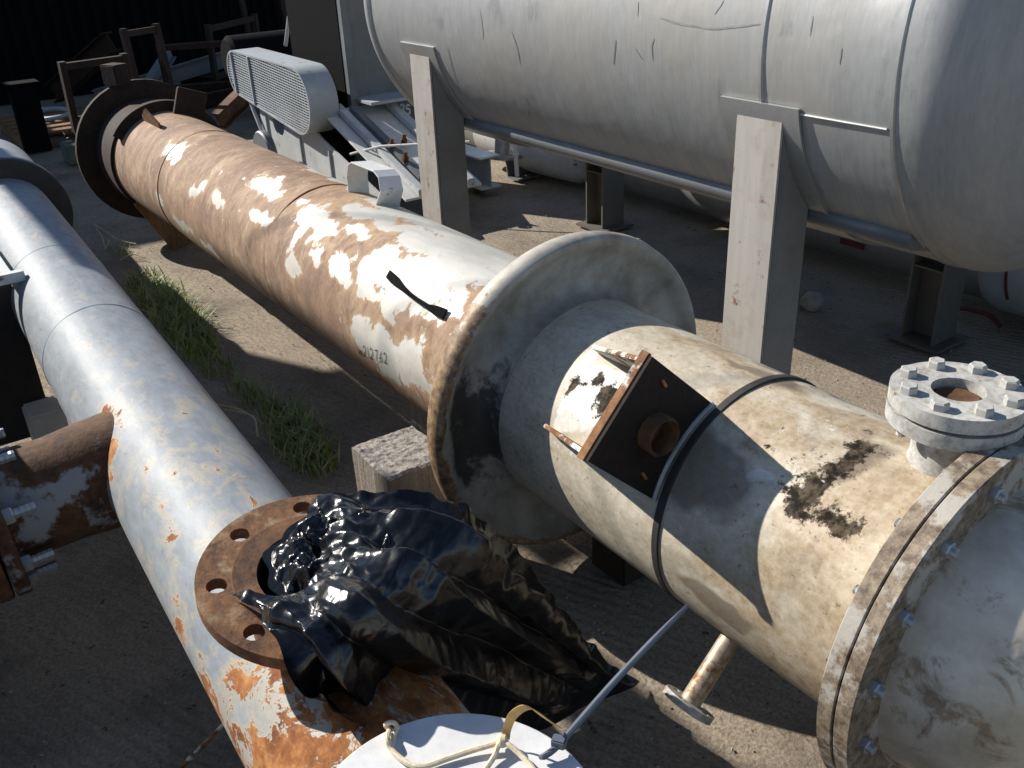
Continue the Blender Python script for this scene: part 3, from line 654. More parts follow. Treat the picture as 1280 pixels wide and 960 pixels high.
def saddle(xc, w_=.185):
    x0 = xc-w_/2; yf = 2.318; zt = 1.10
    def sz(y): return TZ-math.sqrt(TR**2-(y-TY)**2)-.012
    ys = [2.36+(2.50-2.36)*i/8 for i in range(9)]
    poly = [(x0, yf, 0.012), (x0, yf+.175, 0.012), (x0, yf+.175, sz(yf+.175))]+[(x0, y, sz(y)) for y in reversed(ys) if y < yf+.17 and sz(y) < zt]+[(x0, yf+.018, zt), (x0, yf, zt-.012)]
    pb = prism('post', [(x+.004, y+.010 if y < yf+.05 else y, z-(.010 if z > zt-.03 else 0)) for x, y, z in poly], (w_-.008, 0, 0), 'post_shade', TANK, .004)  # sides darker than the face, shade put into the colour
    prism('post_face', [(x0, yf, .012), (x0, yf+.009, .012), (x0, yf+.009, zt-.014), (x0, yf+.03, zt-.006), (x0, yf+.032, zt+.004), (x0, yf+.012, zt), (x0, yf, zt-.02)], (w_, 0, 0), 'legface', pb, .003)
    # curved pad
    bm = bmesh.new(); n = 40; rows = []
    for i in range(n+1):
        t = -12-156*i/n
        rows.append([bm.verts.new(on_tank(x, t, r)) for x, r in ((xc-.155, TR), (xc-.155, TR+.010), (xc+.155, TR+.010), (xc+.155, TR))])
    for A, B in zip(rows[:-1], rows[1:]):
        for k in range(4): bm.faces.new((A[k], A[(k+1) % 4], B[(k+1) % 4], B[k]))
    bm.faces.new(rows[0]); bm.faces.new(rows[-1][::-1]); from_bm('saddle_pad', bm, 'galv', TANK, smooth=True)
    # rear leg: H section, flanges facing along the tank
    yr = 3.46; h = sz(yr)+.01; bm = bmesh.new()
    for dx in (-.07, .07): box_bm((xc+.02+dx, yr, h/2), (.010, .16, h), None, bm)
    box_bm((xc+.02, yr, h/2), (.13, .009, h), None, bm)
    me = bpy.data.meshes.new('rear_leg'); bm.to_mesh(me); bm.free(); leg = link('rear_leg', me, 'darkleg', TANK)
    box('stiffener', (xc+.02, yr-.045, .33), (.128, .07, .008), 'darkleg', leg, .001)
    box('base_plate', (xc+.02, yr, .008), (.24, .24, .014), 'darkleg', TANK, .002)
    box('base_plate', (xc, yf+.088, .006), (.22, .24, .012), 'legpaint', TANK, .002)
saddle(-4.075); saddle(-1.985)
rail = spline([(-4.2, 2.535, .7496), (-3, 2.535, .7496), (-1.66, 2.54, .7496), (-1.56, 2.56, .745), (-1.50, 2.66, .72)], 6)
tube('bottom_pipe', rail, .036, 'railsteel', TANK, 20)

# ------------------------------------------------------------------ grey painted pipe on the left
GD = Vector((-.999, .025, .025)).normalized(); GO = Vector((0, .379, .404)); GR = .176
def gaxis(x): return GO + GD*((x-GO.x)/GD.x)
def ghit(px, py, r=GR):
    d = ray(px, py); o = CAM-GO; dp = d-GD*d.dot(GD); op = o-GD*o.dot(GD)
    a = dp.dot(dp); b = dp.dot(op); c = op.dot(op)-r*r; q = max(0, b*b-a*c); return CAM+d*((-b-math.sqrt(q))/a)
GPIPE = thing('grey_pipe', (-2.5, .44, 0), 'grey painted pipe in the left foreground turning rusty at its near end', 'pipe')
_, gu, gw = frame(GD)
def g_on(x, deg, r=GR):                        # 0 = +Y side, 90 = top, 180 = -Y side
    yy = Vector((0, 1, 0)); yy = (yy-GD*yy.dot(GD)).normalized(); zz = Vector((0, 0, 1)); zz = (zz-GD*zz.dot(GD)).normalized()
    return gaxis(x)+yy*math.cos(R_(deg))*r+zz*math.sin(R_(deg))*r
def grey_shell():
    v = []; f = []; nx, na = 260, 120; x0, x1 = -9.0, -.30
    for i in range(nx+1):
        x = x0+(x1-x0)*(i/nx)**.6
        for j in range(na):
            t = 360*j/na; r = GR+.0012*noise.noise(Vector((x*2, math.cos(R_(t))*2, math.sin(R_(t))*2))); v.append(g_on(x, t, r))
    for i in range(nx):
        for j in range(na): f.append((i*na+j, i*na+(j+1) % na, (i+1)*na+(j+1) % na, (i+1)*na+j))
    f.append(tuple(range(na))[::-1]); f.append(tuple(range(nx*na, (nx+1)*na)))
    o = mesh('pipe_shell', v, f, 'grey', GPIPE, True); autosmooth(o, 60); return o
gs = grey_shell()
gb = [(ghit(a, b), l, s) for a, b, l, s in ((130, 520, .05, .7), (150, 545, .04, .5), (250, 560, .05, .42), (280, 580, .05, .4), (215, 680, .05, .45), (190, 700, .05, .45), (225, 770, .10, .55), (290, 650, .05, .4), (260, 880, .12, .62), (300, 850, .10, .55), (330, 870, .10, .3), (380, 900, .12, .6), (300, 940, .12, .55), (200, 800, .05, .6), (150, 640, .06, .5), (420, 930, .15, .65), (380, 840, .12, .62), (140, 560, .05, .75), (135, 600, .05, .7), (137, 640, .04, .6), (150, 520, .05, .6), (215, 830, .04, .6), (108, 305, .03, .45), (85, 395, .03, .4), (90, 430, .03, .4), (340, 600, .06, .38))]
def grust(co):
    q = max(s*math.exp(-((Vector(co)-p).length/l)**2) for p, l, s in gb)
    return max(q, .64*smoothstep(-1.45, -1.05, co[0]), .17+.13*smoothstep(-3.0, -1.5, co[0]))
set_attr(gs, 'rust', grust)
for x in (-3.62, -2.95):
    wb = lathe('weld_bead', gaxis(x), GD, [(-.007, GR-.001), (-.003, GR+.0018), (.003, GR+.0018), (.007, GR-.001)], 'grey', GPIPE, 80); set_attr(wb, 'rust', lambda co: .2)
# far flanged joint
fx = -4.72
fj = lathe('joint_flange', gaxis(fx), GD, [(0, GR-.002), (0, .255), (.004, .26), (.036, .26), (.04, .256), (.04, GR-.002)], 'band', GPIPE, 80)
lathe('joint_flange', gaxis(fx-.048), GD, [(0, GR-.002), (0, .255), (.004, .26), (.03, .26), (.034, .235), (.62, .235), (.70, .21), (.74, GR-.002)], 'greysteel', GPIPE, 80)
# upright nozzles
def upright_nozzle(fc, nrm, mat, holes_open):
    nrm = Vector(nrm).normalized(); base = fc-nrm*.26
    lathe('nozzle_neck', base, nrm, [(0, .115), (.245, .113)], mat, GPIPE, 48)
    flange('nozzle_flange', fc-nrm*.024, nrm, .200, .024, mat, GPIPE, bore=.100, holes=8, hr=.165, hole_r=.0175, n=72, ph=R_(16))
    return nrm
FC = Vector((-1.262, .437, .700)); FN = Vector((.15, .05, 1)).normalized()
upright_nozzle(FC, FN, 'flange_rust', True)
lathe('raised_face', FC-FN*.001, FN, [(0, .1), (0, .142), (.0035, .140), (.0035, .1)], 'face_rust', GPIPE, 56)
WC = Vector((-.725, .372, .640)); WN = Vector((.0, .02, 1)).normalized()
upright_nozzle(WC-WN*.004, WN, 'flange_rust', True)
# side branch with bolted flange, pointing away to the left
bc = ghit(134, 590); bx = bc.x-.13; bo = gaxis(bx); bdir = Vector((.0, -1, -.04)).normalized()
br = lathe('side_branch', bo, bdir, [(.05, .150), (GR+.01, .143), (.26, .136), (.42, .136)], 'flake', GPIPE, 48)
fl = lathe('branch_flange', bo+bdir*.40, bdir, [(0, .09), (0, .205), (.004, .21), (.03, .21), (.034, .205), (.034, .05)], 'flake', GPIPE, 56)
lathe('branch_flange', bo+bdir*.440, bdir, [(0, .05), (0, .205), (.004, .21), (.03, .21), (.034, .205), (.034, 0)], 'dark_rust', GPIPE, 56)
_, bu, bw = frame(bdir)
for i in range(8):
    t = R_(45*i+22); hex_bolt('stud_bolt', bo+bdir*.40+(bu*math.cos(t)+bw*math.sin(t))*.175, -bdir, .021, .02, 'galv', GPIPE, .05)
# cleat welded on the pipe's left side with its stand
cl = ghit(22, 350); cx = cl.x
STAND = thing('pipe_stand', (cx-.15, .18, 0), 'white steel frame with dark plate standing against left side of grey pipe', 'stand')
def pxbar(name, a, b, Y0, Y1, wd, th, mat, par): return None
yb = cl.y-.03
bent_strap('top_bar', [Vector((cx-.42, yb, cl.z+.03)), Vector((cx+.06, yb, cl.z+.03))], .03, .03, 'white', STAND, (0, 1, 0))
bent_strap('top_bar', [Vector((cx-.42, yb-.14, cl.z+.03)), Vector((cx+.06, yb-.14, cl.z+.03))], .03, .03, 'white', STAND, (0, 1, 0))
bent_strap('cross_bar', [Vector((cx+.05, yb-.17, cl.z+.03)), Vector((cx+.05, yb+.05, cl.z+.03))], .034, .034, 'white', STAND, (1, 0, 0))
box('stand_plate', (cx-.03, yb-.09, cl.z*.5+.0), (.012, .2, cl.z), 'band', STAND, .002)
for dy in (-.17, .0): box('stand_leg', (cx-.38, yb+dy+.015, cl.z*.5), (.04, .04, cl.z), 'white', STAND, .003)
box('foot', (cx+.09, yb-.02, .08), (.14, .12, .16), 'white', STAND, .008)
tag(box('timber_sleeper', (-1.05, .41, .105), (.2, .55, .21), 'timber', None, .006), 'timber sleeper lying under the near end of the grey pipe', 'timber', 'timbers under the grey pipe')
tag(box('timber_sleeper', (-4.85, .50, .17), (.2, .36, .34), 'timber', None, .006), 'timber sleeper lying under the far part of the grey pipe', 'timber', 'timbers under the grey pipe')

# white cover tied on the nearest nozzle
LID = thing('white_cover', tuple(WC), 'round white plastic cover tied with string over nearest nozzle', 'cover')
lid = lathe('cover_disc', WC, WN, [(0, 0), (0, .194), (.002, .1965), (.007, .1965), (.009, .194), (.009, 0)], 'lid', LID, 72)
zt = WC.z+.013
S = lambda *q: spline([at(a, b, 2, zt+c) for a, b, c in q], 6)
tube('string', S((487, 912, .0), (484, 922, .012), (488, 935, .004), (497, 945, .002), (512, 955, .002), (530, 958, .002), (560, 948, .002), (590, 938, .003), (617, 930, .006), (628, 926, .010)), .0042, 'string', LID, 8)
tube('string', S((628, 926, .010), (622, 934, .008), (618, 945, .004), (608, 960, .002), (600, 972, .002)), .0042, 'string', LID, 8)
tube('string', S((628, 926, .010), (640, 934, .008), (652, 945, .004), (664, 958, .002), (675, 975, .002)), .0042, 'string', LID, 8)
tube('string_loop', S((487, 912, .002), (482, 906, .008), (490, 903, .012), (496, 908, .006), (492, 920, .002), (489, 935, .001)), .0036, 'string', LID, 8)
lathe('knot', at(628, 926, 2, zt+.008), (1, 1, .3), [(-.009, .001), (-.006, .008), (0, .010), (.006, .008), (.009, .001)], 'string', LID, 12)
bent_strap('ribbon', S((632, 922, .01), (634, 910, .022), (640, 896, .045), (650, 887, .06), (660, 884, .066), (670, 889, .058), (682, 898, .04), (697, 908, .02)), .013, .0012, 'ribbon', LID, (.6, .5, -.4))
# cable tie sticking up from the cover's edge
q0 = at(676, 948, 2, zt+.004); q1 = at(699, 930, 2, zt+.01); q2 = at(860, 757, 0, -.80)
TIE = thing('cable_tie', tuple(q1), 'grey plastic cable tie sticking up from the edge of white cover', 'cable tie')
ctl = [q0, q1, q1.lerp(q2, .35)+Vector((0, 0, .006)), q1.lerp(q2, .7)+Vector((0, 0, .006)), q2]
bent_strap('tail', spline(ctl, 5), [.012]*16+[.010, .009, .007, .005, .004], .007, 'tie', TIE, (.75, .1, .6))
box('tie_head', q1+Vector((0, 0, .004)), (.020, .016, .015), 'tie', TIE, .002, Matrix.Rotation(R_(35), 3, 'Z'))

# ------------------------------------------------------------------ black bag over the rusty flange
def build_bag():
    BAG = thing('black_plastic_bag', (-1.25, .9, 0), 'crumpled black plastic bag draped over rusty flange down to the ground', 'bag')
    Fz = lambda x, y: FC.z-(FN.x*(x-FC.x)+FN.y*(y-FC.y))/FN.z
    C1 = [(392, 634, .712), (440, 619, .725), (520, 624, .705), (590, 645, .63), (642, 690, .50), (700, 770, .27), (752, 822, .10), (800, 852, .005)]
    C2 = [(385, 655, .722), (440, 645, .755), (515, 655, .745), (585, 690, .68), (645, 738, .53), (705, 795, .30), (752, 838, .12), (790, 860, .01)]
    C3 = [(400, 690, .725), (440, 690, .77), (500, 705, .76), (565, 745, .67), (630, 785, .50), (695, 826, .27), (738, 852, .10), (765, 870, .01)]
    C4 = [(385, 730, .735), (425, 745, .785), (475, 775, .755), (530, 812, .64), (595, 842, .42), (660, 865, .22), (705, 876, .08), (730, 884, .01)]
    C5 = [(335, 745, .735), (388, 785, .765), (425, 828, .725), (465, 865, .58), (535, 890, .36), (605, 902, .16), (655, 905, .05), (690, 908, .005)]
    C6 = [(282, 738, .724), (345, 778, .73), (364, 826, .71), (384, 878, .645), (440, 915, .60), (520, 925, .33), (590, 922, .09), (650, 918, .002)]
    curves = [spline([at(a, b, 2, z) for a, b, z in c], 34) for c in (C1, C2, C3, C4, C5, C6)]
    rg = random.Random(5); tri = lambda x: abs(2*(x-math.floor(x))-1); CRS = []
    for lam in (.24, .19, .16, .13, .11, .095, .08, .07, .06, .05, .042):
        d_ = Vector((rg.gauss(0, 1), rg.gauss(0, 1), rg.gauss(0, .6))).normalized(); CRS.append((d_/lam, rg.random(), lam*(.075 if lam > .1 else .11)))
    def crumple(p):
        w_ = p+nvec(p*7)*.02; c = 0.0
        for q, (d_, ph, am) in enumerate(CRS):
            c += am*(tri(w_.dot(d_)+ph)-.5)*smoothstep(-.25, .3, noise.noise(p*6+Vector((q*3.7, q, 0))))
        v1 = noise.voronoi(w_*12)[0]; v2 = noise.voronoi(w_*29)[0]
        return c-.013*((v1[1]-v1[0])-.3)-.0055*((v2[1]-v2[0])-.3)
    nv = len(curves[0]); m = 40; rows = []
    for j in range(nv): rows.append(spline([c[j] for c in curves], m))
    nu = len(rows[0]); V = []
    for j in range(nv):
        for i in range(nu):
            p = rows[j][i]
            a = rows[j][min(i+1, nu-1)]-rows[j][max(i-1, 0)]; b = rows[min(j+1, nv-1)][i]-rows[max(j-1, 0)][i]
            n_ = a.cross(b)
            n_ = n_.normalized() if n_.length > 1e-9 else Vector((0, 0, 1))
            if n_.dot(CAM-p) < 0: n_ = -n_
            u = i/(nu-1)*5; s = j/(nv-1)
            k = 1.0 - 0.75*smoothstep(.8, 1, s)
            cr = .055*(tri(u*.95+.12*noise.noise(p*5)+.15)-.5)*smoothstep(.0, .35, s)*smoothstep(1.05, .6, s) + crumple(p)*(.75+.5*smoothstep(.5, .05, s))
            cr *= k; fd = 0
            q = p+n_*(fd+cr); q.z = max(q.z, .004)
            V.append(q)
    F = [(j*nu+i, j*nu+i+1, (j+1)*nu+i+1, (j+1)*nu+i) for j in range(nv-1) for i in range(nu-1)]
    o = mesh('bag_sheet', V, F, 'bag', BAG, True)
    # crumpled mouth stuffed into the bore
    v = []; f = []; nr, na = 60, 200
    e1 = Vector((1, 0, -FN.x)).normalized(); e2 = FN.cross(e1)
    for i in range(nr+1):
        for j in range(na):
            t = 2*math.pi*j/na; rr = .135*(i/nr)*(1+.16*noise.noise(Vector((math.cos(t)*2.2, math.sin(t)*2.2, 4))))
            x, y = rr*math.cos(t), rr*math.sin(t)
            h = -.01+.045*smoothstep(0, .5, i/nr)*smoothstep(1.0, .55, i/nr)
            d1 = noise.voronoi(Vector((x*21, y*21, 1)))[0]
            h += (-.045*((d1[1]-d1[0])-.35)+.9*crumple(Vector((x*2.6+3, y*2.6, 2))))*smoothstep(1.02, .8, i/nr)
            v.append(FC+e1*(x+.01)+e2*(y+.05)+FN*max(h, .004))
    for i in range(nr):
        for j in range(na): f.append((i*na+j, i*na+(j+1) % na, (i+1)*na+(j+1) % na, (i+1)*na+j))
    mesh('bag_mouth', v, f, 'bag', BAG, True)
build_bag()

# ------------------------------------------------------------------ belt-guard machine
MACH = thing('belt_drive_machine', (-5.8, 2.8, 0), 'grey belt driven machine with perforated belt guard behind rusty column', 'machine')
gy = 2.40
cA, rA, cB, rB = (-6.90, .695), .155, (-5.86, .628), .212
def guard_outline(k=1.0, off=0.0, n=18):
    d = Vector((cB[0]-cA[0], cB[1]-cA[1])); th = math.atan2(d.y, d.x); ph = math.acos((rA-rB)/d.length)
    pts = []
    for c, r, a0_, a1_ in ((cB, rB+off, th-(math.pi-ph) if False else th-ph, th+ph), (cA, rA+off, th+ph, th+2*math.pi-ph)):
        for i in range(n+1):
            t = a0_+(a1_-a0_)*i/n; pts.append((c[0]+r*math.cos(t), c[1]+r*math.sin(t)))
    return pts
go = guard_outline()
# side band of the guard
def guard_band():
    bm = bmesh.new(); inn = guard_outline(off=-.012); rows = []
    for (x, z), (xi, zi) in zip(go, inn): rows.append([bm.verts.new(p) for p in ((x, gy, z), (x, gy+.20, z), (xi, gy+.20, zi), (xi, gy, zi))])
    for i in range(len(rows)):
        A, B = rows[i], rows[(i+1) % len(rows)]
        for k in range(4): bm.faces.new((A[k], A[(k+1) % 4], B[(k+1) % 4], B[k]))
    return from_bm('guard_band', bm, 'guard', MACH, smooth=True)
gband = guard_band()
prism('guard_back', [(x, gy+.20, z) for x, z in guard_outline(off=-.002)], (0, .006, 0), 'black', MACH, 0)
def guard_span(z):
    P = guard_outline(off=-.010, n=40); xs = []
    for i in range(len(P)):
        (xa_, za), (xb, zb) = P[i], P[(i+1) % len(P)]
        if (za-z)*(zb-z) < 0: xs.append(xa_+(xb-xa_)*(z-za)/(zb-za))
    return (min(xs), max(xs)) if len(xs) >= 2 else None
bm = bmesh.new(); sl_ = (cB[1]-cA[1])/(cB[0]-cA[0])
for i in range(1, 24):                         # rods run parallel to the belt's centre line
    o_ = -.21+.42*i/24; segs = []
    for s in range(61):
        x = -7.08+1.46*s/60; z = cA[1]+sl_*(x-cA[0])+o_
        sp = guard_span(z); segs.append((x, z, bool(sp and sp[0] < x < sp[1])))
    ins = [(x, z) for x, z, k in segs if k]
    if len(ins) > 1:
        (xa_, za), (xb, zb) = ins[0], ins[-1]
        box_bm(((xa_+xb)/2, gy+.006, (za+zb)/2), (math.hypot(xb-xa_, zb-za), .005, .0068), Matrix.Rotation(-math.atan2(zb-za, xb-xa_), 3, 'Y'), bm)
for s in range(36):
    x = -7.04+1.38*s/35
    zz = [z/200 for z in range(60, 180) if (lambda sp: sp and sp[0] < x < sp[1])(guard_span(z/200))]
    if len(zz) > 1: box_bm((x, gy+.011, (zz[0]+zz[-1])/2), (.005, .004, zz[-1]-zz[0]), None, bm)
me = bpy.data.meshes.new('guard_mesh'); bm.to_mesh(me); bm.free(); link('guard_mesh', me, 'guard', MACH, kind='stuff')
for x in (-6.93, -6.60):
    zz = [z/200 for z in range(60, 180) if (lambda sp: sp and sp[0] < x < sp[1])(guard_span(z/200))]
    box('guard_rib', (x, gy-.002, (zz[0]+zz[-1])/2), (.022, .012, zz[-1]-zz[0]), 'guard', MACH, .001)
# base side panel with an opening, ribs, sloping bed, tower panels
P2 = lambda a, b: (lambda q: (q.x, 2.48, q.z))(at(a, b, 1, 2.48))
hole = [(-6.42+.10*math.cos(R_(i*20)), 2.48, .40+.09*math.sin(R_(i*20))) for i in range(18)]
prism('base_panel', [(-6.75, 2.48, .0), (-6.75, 2.48, .60), (-6.0, 2.48, .52), (-5.7, 2.48, .40), (-4.85, 2.48, .16), (-4.85, 2.48, .0)], (0, .012, 0), 'machine', MACH, holes=[hole])
for x, h in ((-6.62, .58), (-6.05, .48), (-5.60, .34), (-5.2, .22)): box('panel_rib', (x, 2.475, h/2), (.014, .02, h), 'guard', MACH, .001)
prism('sloping_bed', [(-5.75, 2.52, .56), (-4.72, 2.52, .20), (-4.72, 3.05, .20), (-5.75, 3.05, .56)], (0, 0, -.014), 'white', MACH, .002)
for y in (2.60, 2.94): prism('bed_rail', [(-5.72, y, .56), (-4.70, y, .205), (-4.70, y, .245), (-5.72, y, .60)], (0, .05, 0), 'machine', MACH, .004)
bent_strap('bed_channel', [(-5.70, 2.72, .565), (-4.85, 2.72, .268)], .05, .03, 'machine_dark', MACH, (0, 1, 0))
for x, y in ((-5.18, 2.70), (-5.02, 2.70), (-5.2, 2.80), (-4.86, 2.96)):
    z = .56-.35*(x+5.75)/1.03*1.0+.03; hex_bolt('adjuster_bolt', (x, y, z), (.3, 0, 1), .022, .03, 'dark_rust', MACH, .035)
box('tower_panel', (-5.80, 3.05, .80), (.02, .62, 1.6), 'machine_dark', MACH, .002)
box('tower_side', (-6.2, 2.74, .82), (.8, .02, 1.3), 'black', MACH, .002)  # near-black colour stands in for the darkened frame corner
box('tower_flange', (-5.775, 2.76, .95), (.06, .05, 1.7), 'machine_dark', MACH, .002)
box('tower_flange', (-5.66, 3.36, .9), (.10, .05, 1.8), 'machine_dark', MACH, .002)
box('ledge', (-5.66, 3.05, .60), (.26, .56, .02), 'guard', MACH, .002)
tube('tie_strap', [(-5.35, 2.50, .36), (-5.16, 2.62, .42), (-4.72, 2.98, .46)], .008, 'white', MACH, 8)
tube('brace_rod', [(-6.9, 2.46, .55), (-6.55, 2.46, .08)], .014, 'machine', MACH, 8)
tube('brace_rod', [(-6.75, 2.75, .86), (-6.35, 2.75, 1.45)], .014, 'white', MACH, 8)
tube('brace_rod', [(-4.70, 3.3, .2), (-4.76, 3.3, 1.2)], .014, 'white', MACH, 8)
lathe('pulley_wheel', (-6.35, 2.30, .22), (0, 1, 0), [(0, .02), (0, .15), (.01, .16), (.05, .16), (.06, .15), (.06, .02)], 'machine_dark', MACH, 40)
lathe('motor', (-7.45, 2.55, .72), (0, 1, 0), [(0, 0), (0, .14), (.03, .17), (.5, .17), (.53, .14), (.53, 0)], 'black', MACH, 40)
writing('chalk_number', word('25'), (500, 142), (6, .8), (0, -12), .006, 'chalk', MACH, lambda a, b: at(a, b, 1, 3.318) if False else at(a, b, 0, -5.60))

# ------------------------------------------------------------------ things behind the tank
BP = thing('back_pipe', (-3, 4.1, 0), 'long grey pipe lying on the ground behind the stainless tank', 'pipe')
lathe('pipe_shell', (-7.2, 4.06, .20), (1, 0, 0), [(0, .17), (0, .196), (2.2, .196), (2.2, .20), (2.22, .20), (2.22, .196), (4.3, .196), (4.3, .202), (4.32, .202), (4.32, .196), (6.3, .196), (6.3, .1)], 'galv', BP, 64)
box('red_mark', at(1065, 305, 1, 3.862), (.14, .004, .03), 'redpaint', BP, .001)
flp = at(627, 187, 2, .22)
SN = thing('flanged_stub', (flp.x, flp.y, 0), 'stainless flanged pipe stub on the ground beyond the tank post', 'pipe')
lathe('stub_vessel', (flp.x-.55, flp.y+.25, .25), (1, .12, 0), [(0, 0), (.02, .12), (.08, .2), (.6, .24), (1.0, .24), (1.08, .2), (1.12, 0)], 'white', SN, 48)
lathe('stub_neck', (flp.x, flp.y, .19), (0, .1, 1), [(0, .05), (.18, .05)], 'galv', SN, 32)
flange('stub_flange', (flp.x, flp.y, .17), (0, .1, 1), .135, .022, 'galv', SN, bore=.04, holes=8, hr=.10, hole_r=.012)
bx_ = at(650, 220, 2, 0)
ANG = thing('angle_bracket', (bx_.x, bx_.y, 0), 'dark steel angle bracket with a hole standing beyond the tank', 'bracket')
hole = [(bx_.x, bx_.y-.02+.014*math.cos(R_(30*i)), .07+.014*math.sin(R_(30*i))) for i in range(12)]
prism('angle_leaf', [(bx_.x, bx_.y-.10, .012), (bx_.x, bx_.y+.09, .012), (bx_.x, bx_.y+.16, .26), (bx_.x, bx_.y-.13, .30)], (-.012, 0, 0), 'machine_dark', ANG, holes=[hole])
box('angle_leaf', (bx_.x+.06, bx_.y, .010), (.12, .2, .012), 'machine_dark', ANG, .001)
ib = at(598, 240, 2, 0)
IB = thing('steel_beam_stub', (ib.x, ib.y, 0), 'short pale steel beam standing behind the left tank post', 'beam')
for z in (.05, .25): box('beam_flange', (ib.x-.12, ib.y+.02, z), (.5, .16, .012), 'white', IB, .002)
box('beam_web', (ib.x-.12, ib.y+.02, .15), (.5, .010, .186), 'guard', IB, .001)
box('beam_foot', (ib.x-.02, ib.y+.02, .020), (.06, .06, .046), 'dark_rust', IB, .002)
PV = thing('pale_vessel', (-1.2, 4.1, 0), 'pale blue vessel with a red painted line behind the right tank leg', 'vessel')
lathe('vessel_shell', (-1.95, 4.02, .36), (1, 0, 0), [(0, 0), (0, .30), (.02, .34), (.06, .35), (1.6, .35), (1.7, .3), (1.75, 0)], 'pale', PV, 64)
tube('red_line', [Vector((-1.80, 4.02-.353*math.cos(R_(t)), .36+.353*math.sin(R_(t)))) for t in range(-35, 60, 5)], .006, 'redpaint', PV, 8)
lathe('vessel_ring', (-1.63, 4.02, .36), (1, 0, 0), [(0, .345), (0, .375), (.03, .375), (.03, .345)], 'dark_rust', PV, 64)
tube('hose', spline([at(1200, 385, 2, .03), at(1218, 388, 2, .05), at(1238, 395, 2, .04), at(1250, 408, 2, .02)], 6), .010, 'redpaint', PV, 8)
def rock(name, c, s, label, seed):
    bm = bmesh.new(); bmesh.ops.create_icosphere(bm, subdivisions=3, radius=1)
    for v in bm.verts:
        k = 1+.35*noise.noise(v.co*1.3+Vector((seed, 0, 0)))+.12*noise.noise(v.co*4+Vector((0, seed, 0))); v.co = Vector((v.co.x*s[0]*k, v.co.y*s[1]*k, v.co.z*s[2]*k))+Vector(c)
    o = from_bm(name, bm, 'stone', None, smooth=True); return tag(o, label, 'stone')
g = at(1014, 384, 2, 0); rock('loose_stone', (g.x, g.y, .03), (.055, .05, .045), 'rounded grey stone in the shade right of the tank post', 2)
g = at(560, 232, 2, 0)

# ------------------------------------------------------------------ far left: dark yard
sp = at(48, 188, 2, 0)
SPT = thing('dark_steel_post', (sp.x, sp.y, 0), 'short dark steel post in the shade at the far left', 'post')
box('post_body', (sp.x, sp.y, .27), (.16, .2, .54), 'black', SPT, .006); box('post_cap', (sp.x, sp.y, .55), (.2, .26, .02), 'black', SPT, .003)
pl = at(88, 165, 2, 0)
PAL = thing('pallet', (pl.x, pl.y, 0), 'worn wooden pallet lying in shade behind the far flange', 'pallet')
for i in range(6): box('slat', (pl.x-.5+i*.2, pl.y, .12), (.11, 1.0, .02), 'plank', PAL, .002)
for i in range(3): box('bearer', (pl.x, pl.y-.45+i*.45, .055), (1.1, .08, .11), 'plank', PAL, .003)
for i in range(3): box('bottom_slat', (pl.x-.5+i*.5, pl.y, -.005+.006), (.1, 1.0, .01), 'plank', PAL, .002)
hk = at(72, 150, 2, .12)
HK = thing('hose_coil', (hk.x, hk.y, 0), 'small coiled grey hose lying near the far dark post', 'hose')
tube('coil', [hk+Vector((.13*math.cos(R_(20*i)), .13*math.sin(R_(20*i)), .004*i-.1)) for i in range(50)], .022, 'guard', HK, 8)
bxp = at(92, 205, 2, 0)
tag(box('teal_box', (bxp.x-.1, bxp.y+.05, .07), (.24, .16, .14), 'green', None, .006), 'small dark green box on the ground left of the far flange', 'box')
dr = at(235, 120, 2, .25)
DRM = thing('dark_ring_drum', (-7.6, 1.95, 0), 'dark steel drum standing beyond the far end of the rusty column', 'drum')
lathe('drum_body', (-7.6, 1.9, 0), (0, 0, 1), [(0, 0), (0, .28), (.2, .28), (.21, .29), (.23, .29), (.24, .28), (.52, .28), (.52, .26), (.50, 0)], 'dark_rust', DRM, 48)
def container(name, x0, x1, y0, y1, z0, h, label, corrugate=True):
    T = thing(name, ((x0+x1)/2, (y0+y1)/2, z0), label, 'container', 'added black containers at the far end of the yard')
    bm = bmesh.new(); pts = []
    step = .14; n = int((y1-y0)/step); y = y0
    for i in range(n): pts += [(x1, y+i*step), (x1, y+i*step+.05), (x1-.035, y+i*step+.07), (x1-.035, y+i*step+.12)]
    pts += [(x1, y1), (x0, y1), (x0, y0)]
    a = [bm.verts.new((x, yy, z0+.12)) for x, yy in pts]; b = [bm.verts.new((x, yy, z0+h-.1)) for x, yy in pts]
    for i in range(len(pts)): j = (i+1) % len(pts); bm.faces.new((a[i], a[j], b[j], b[i]))
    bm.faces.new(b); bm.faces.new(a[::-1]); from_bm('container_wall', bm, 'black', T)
    for zc in (z0+.06, z0+h-.05): box('frame_rail', ((x0+x1)/2, (y0+y1)/2, zc), (x1-x0+.04, y1-y0+.04, .12 if zc < z0+1 else .1), 'black', T, .004)
    for yy in (y0, y1): box('corner_post', (x1-.04, yy, z0+h/2), (.12, .12, h-.2), 'black', T, .004)
container('backdrop_container', -14.2, -11.6, 0.6, 6.7, 0, 2.6, 'added black container, a dark backdrop behind the far end of the column')  # black containers added to darken the upper left corner
container('backdrop_container', -14.2, -11.6, 6.8, 12.9, 0, 2.6, 'added black backdrop container partly hidden behind the stainless tank')

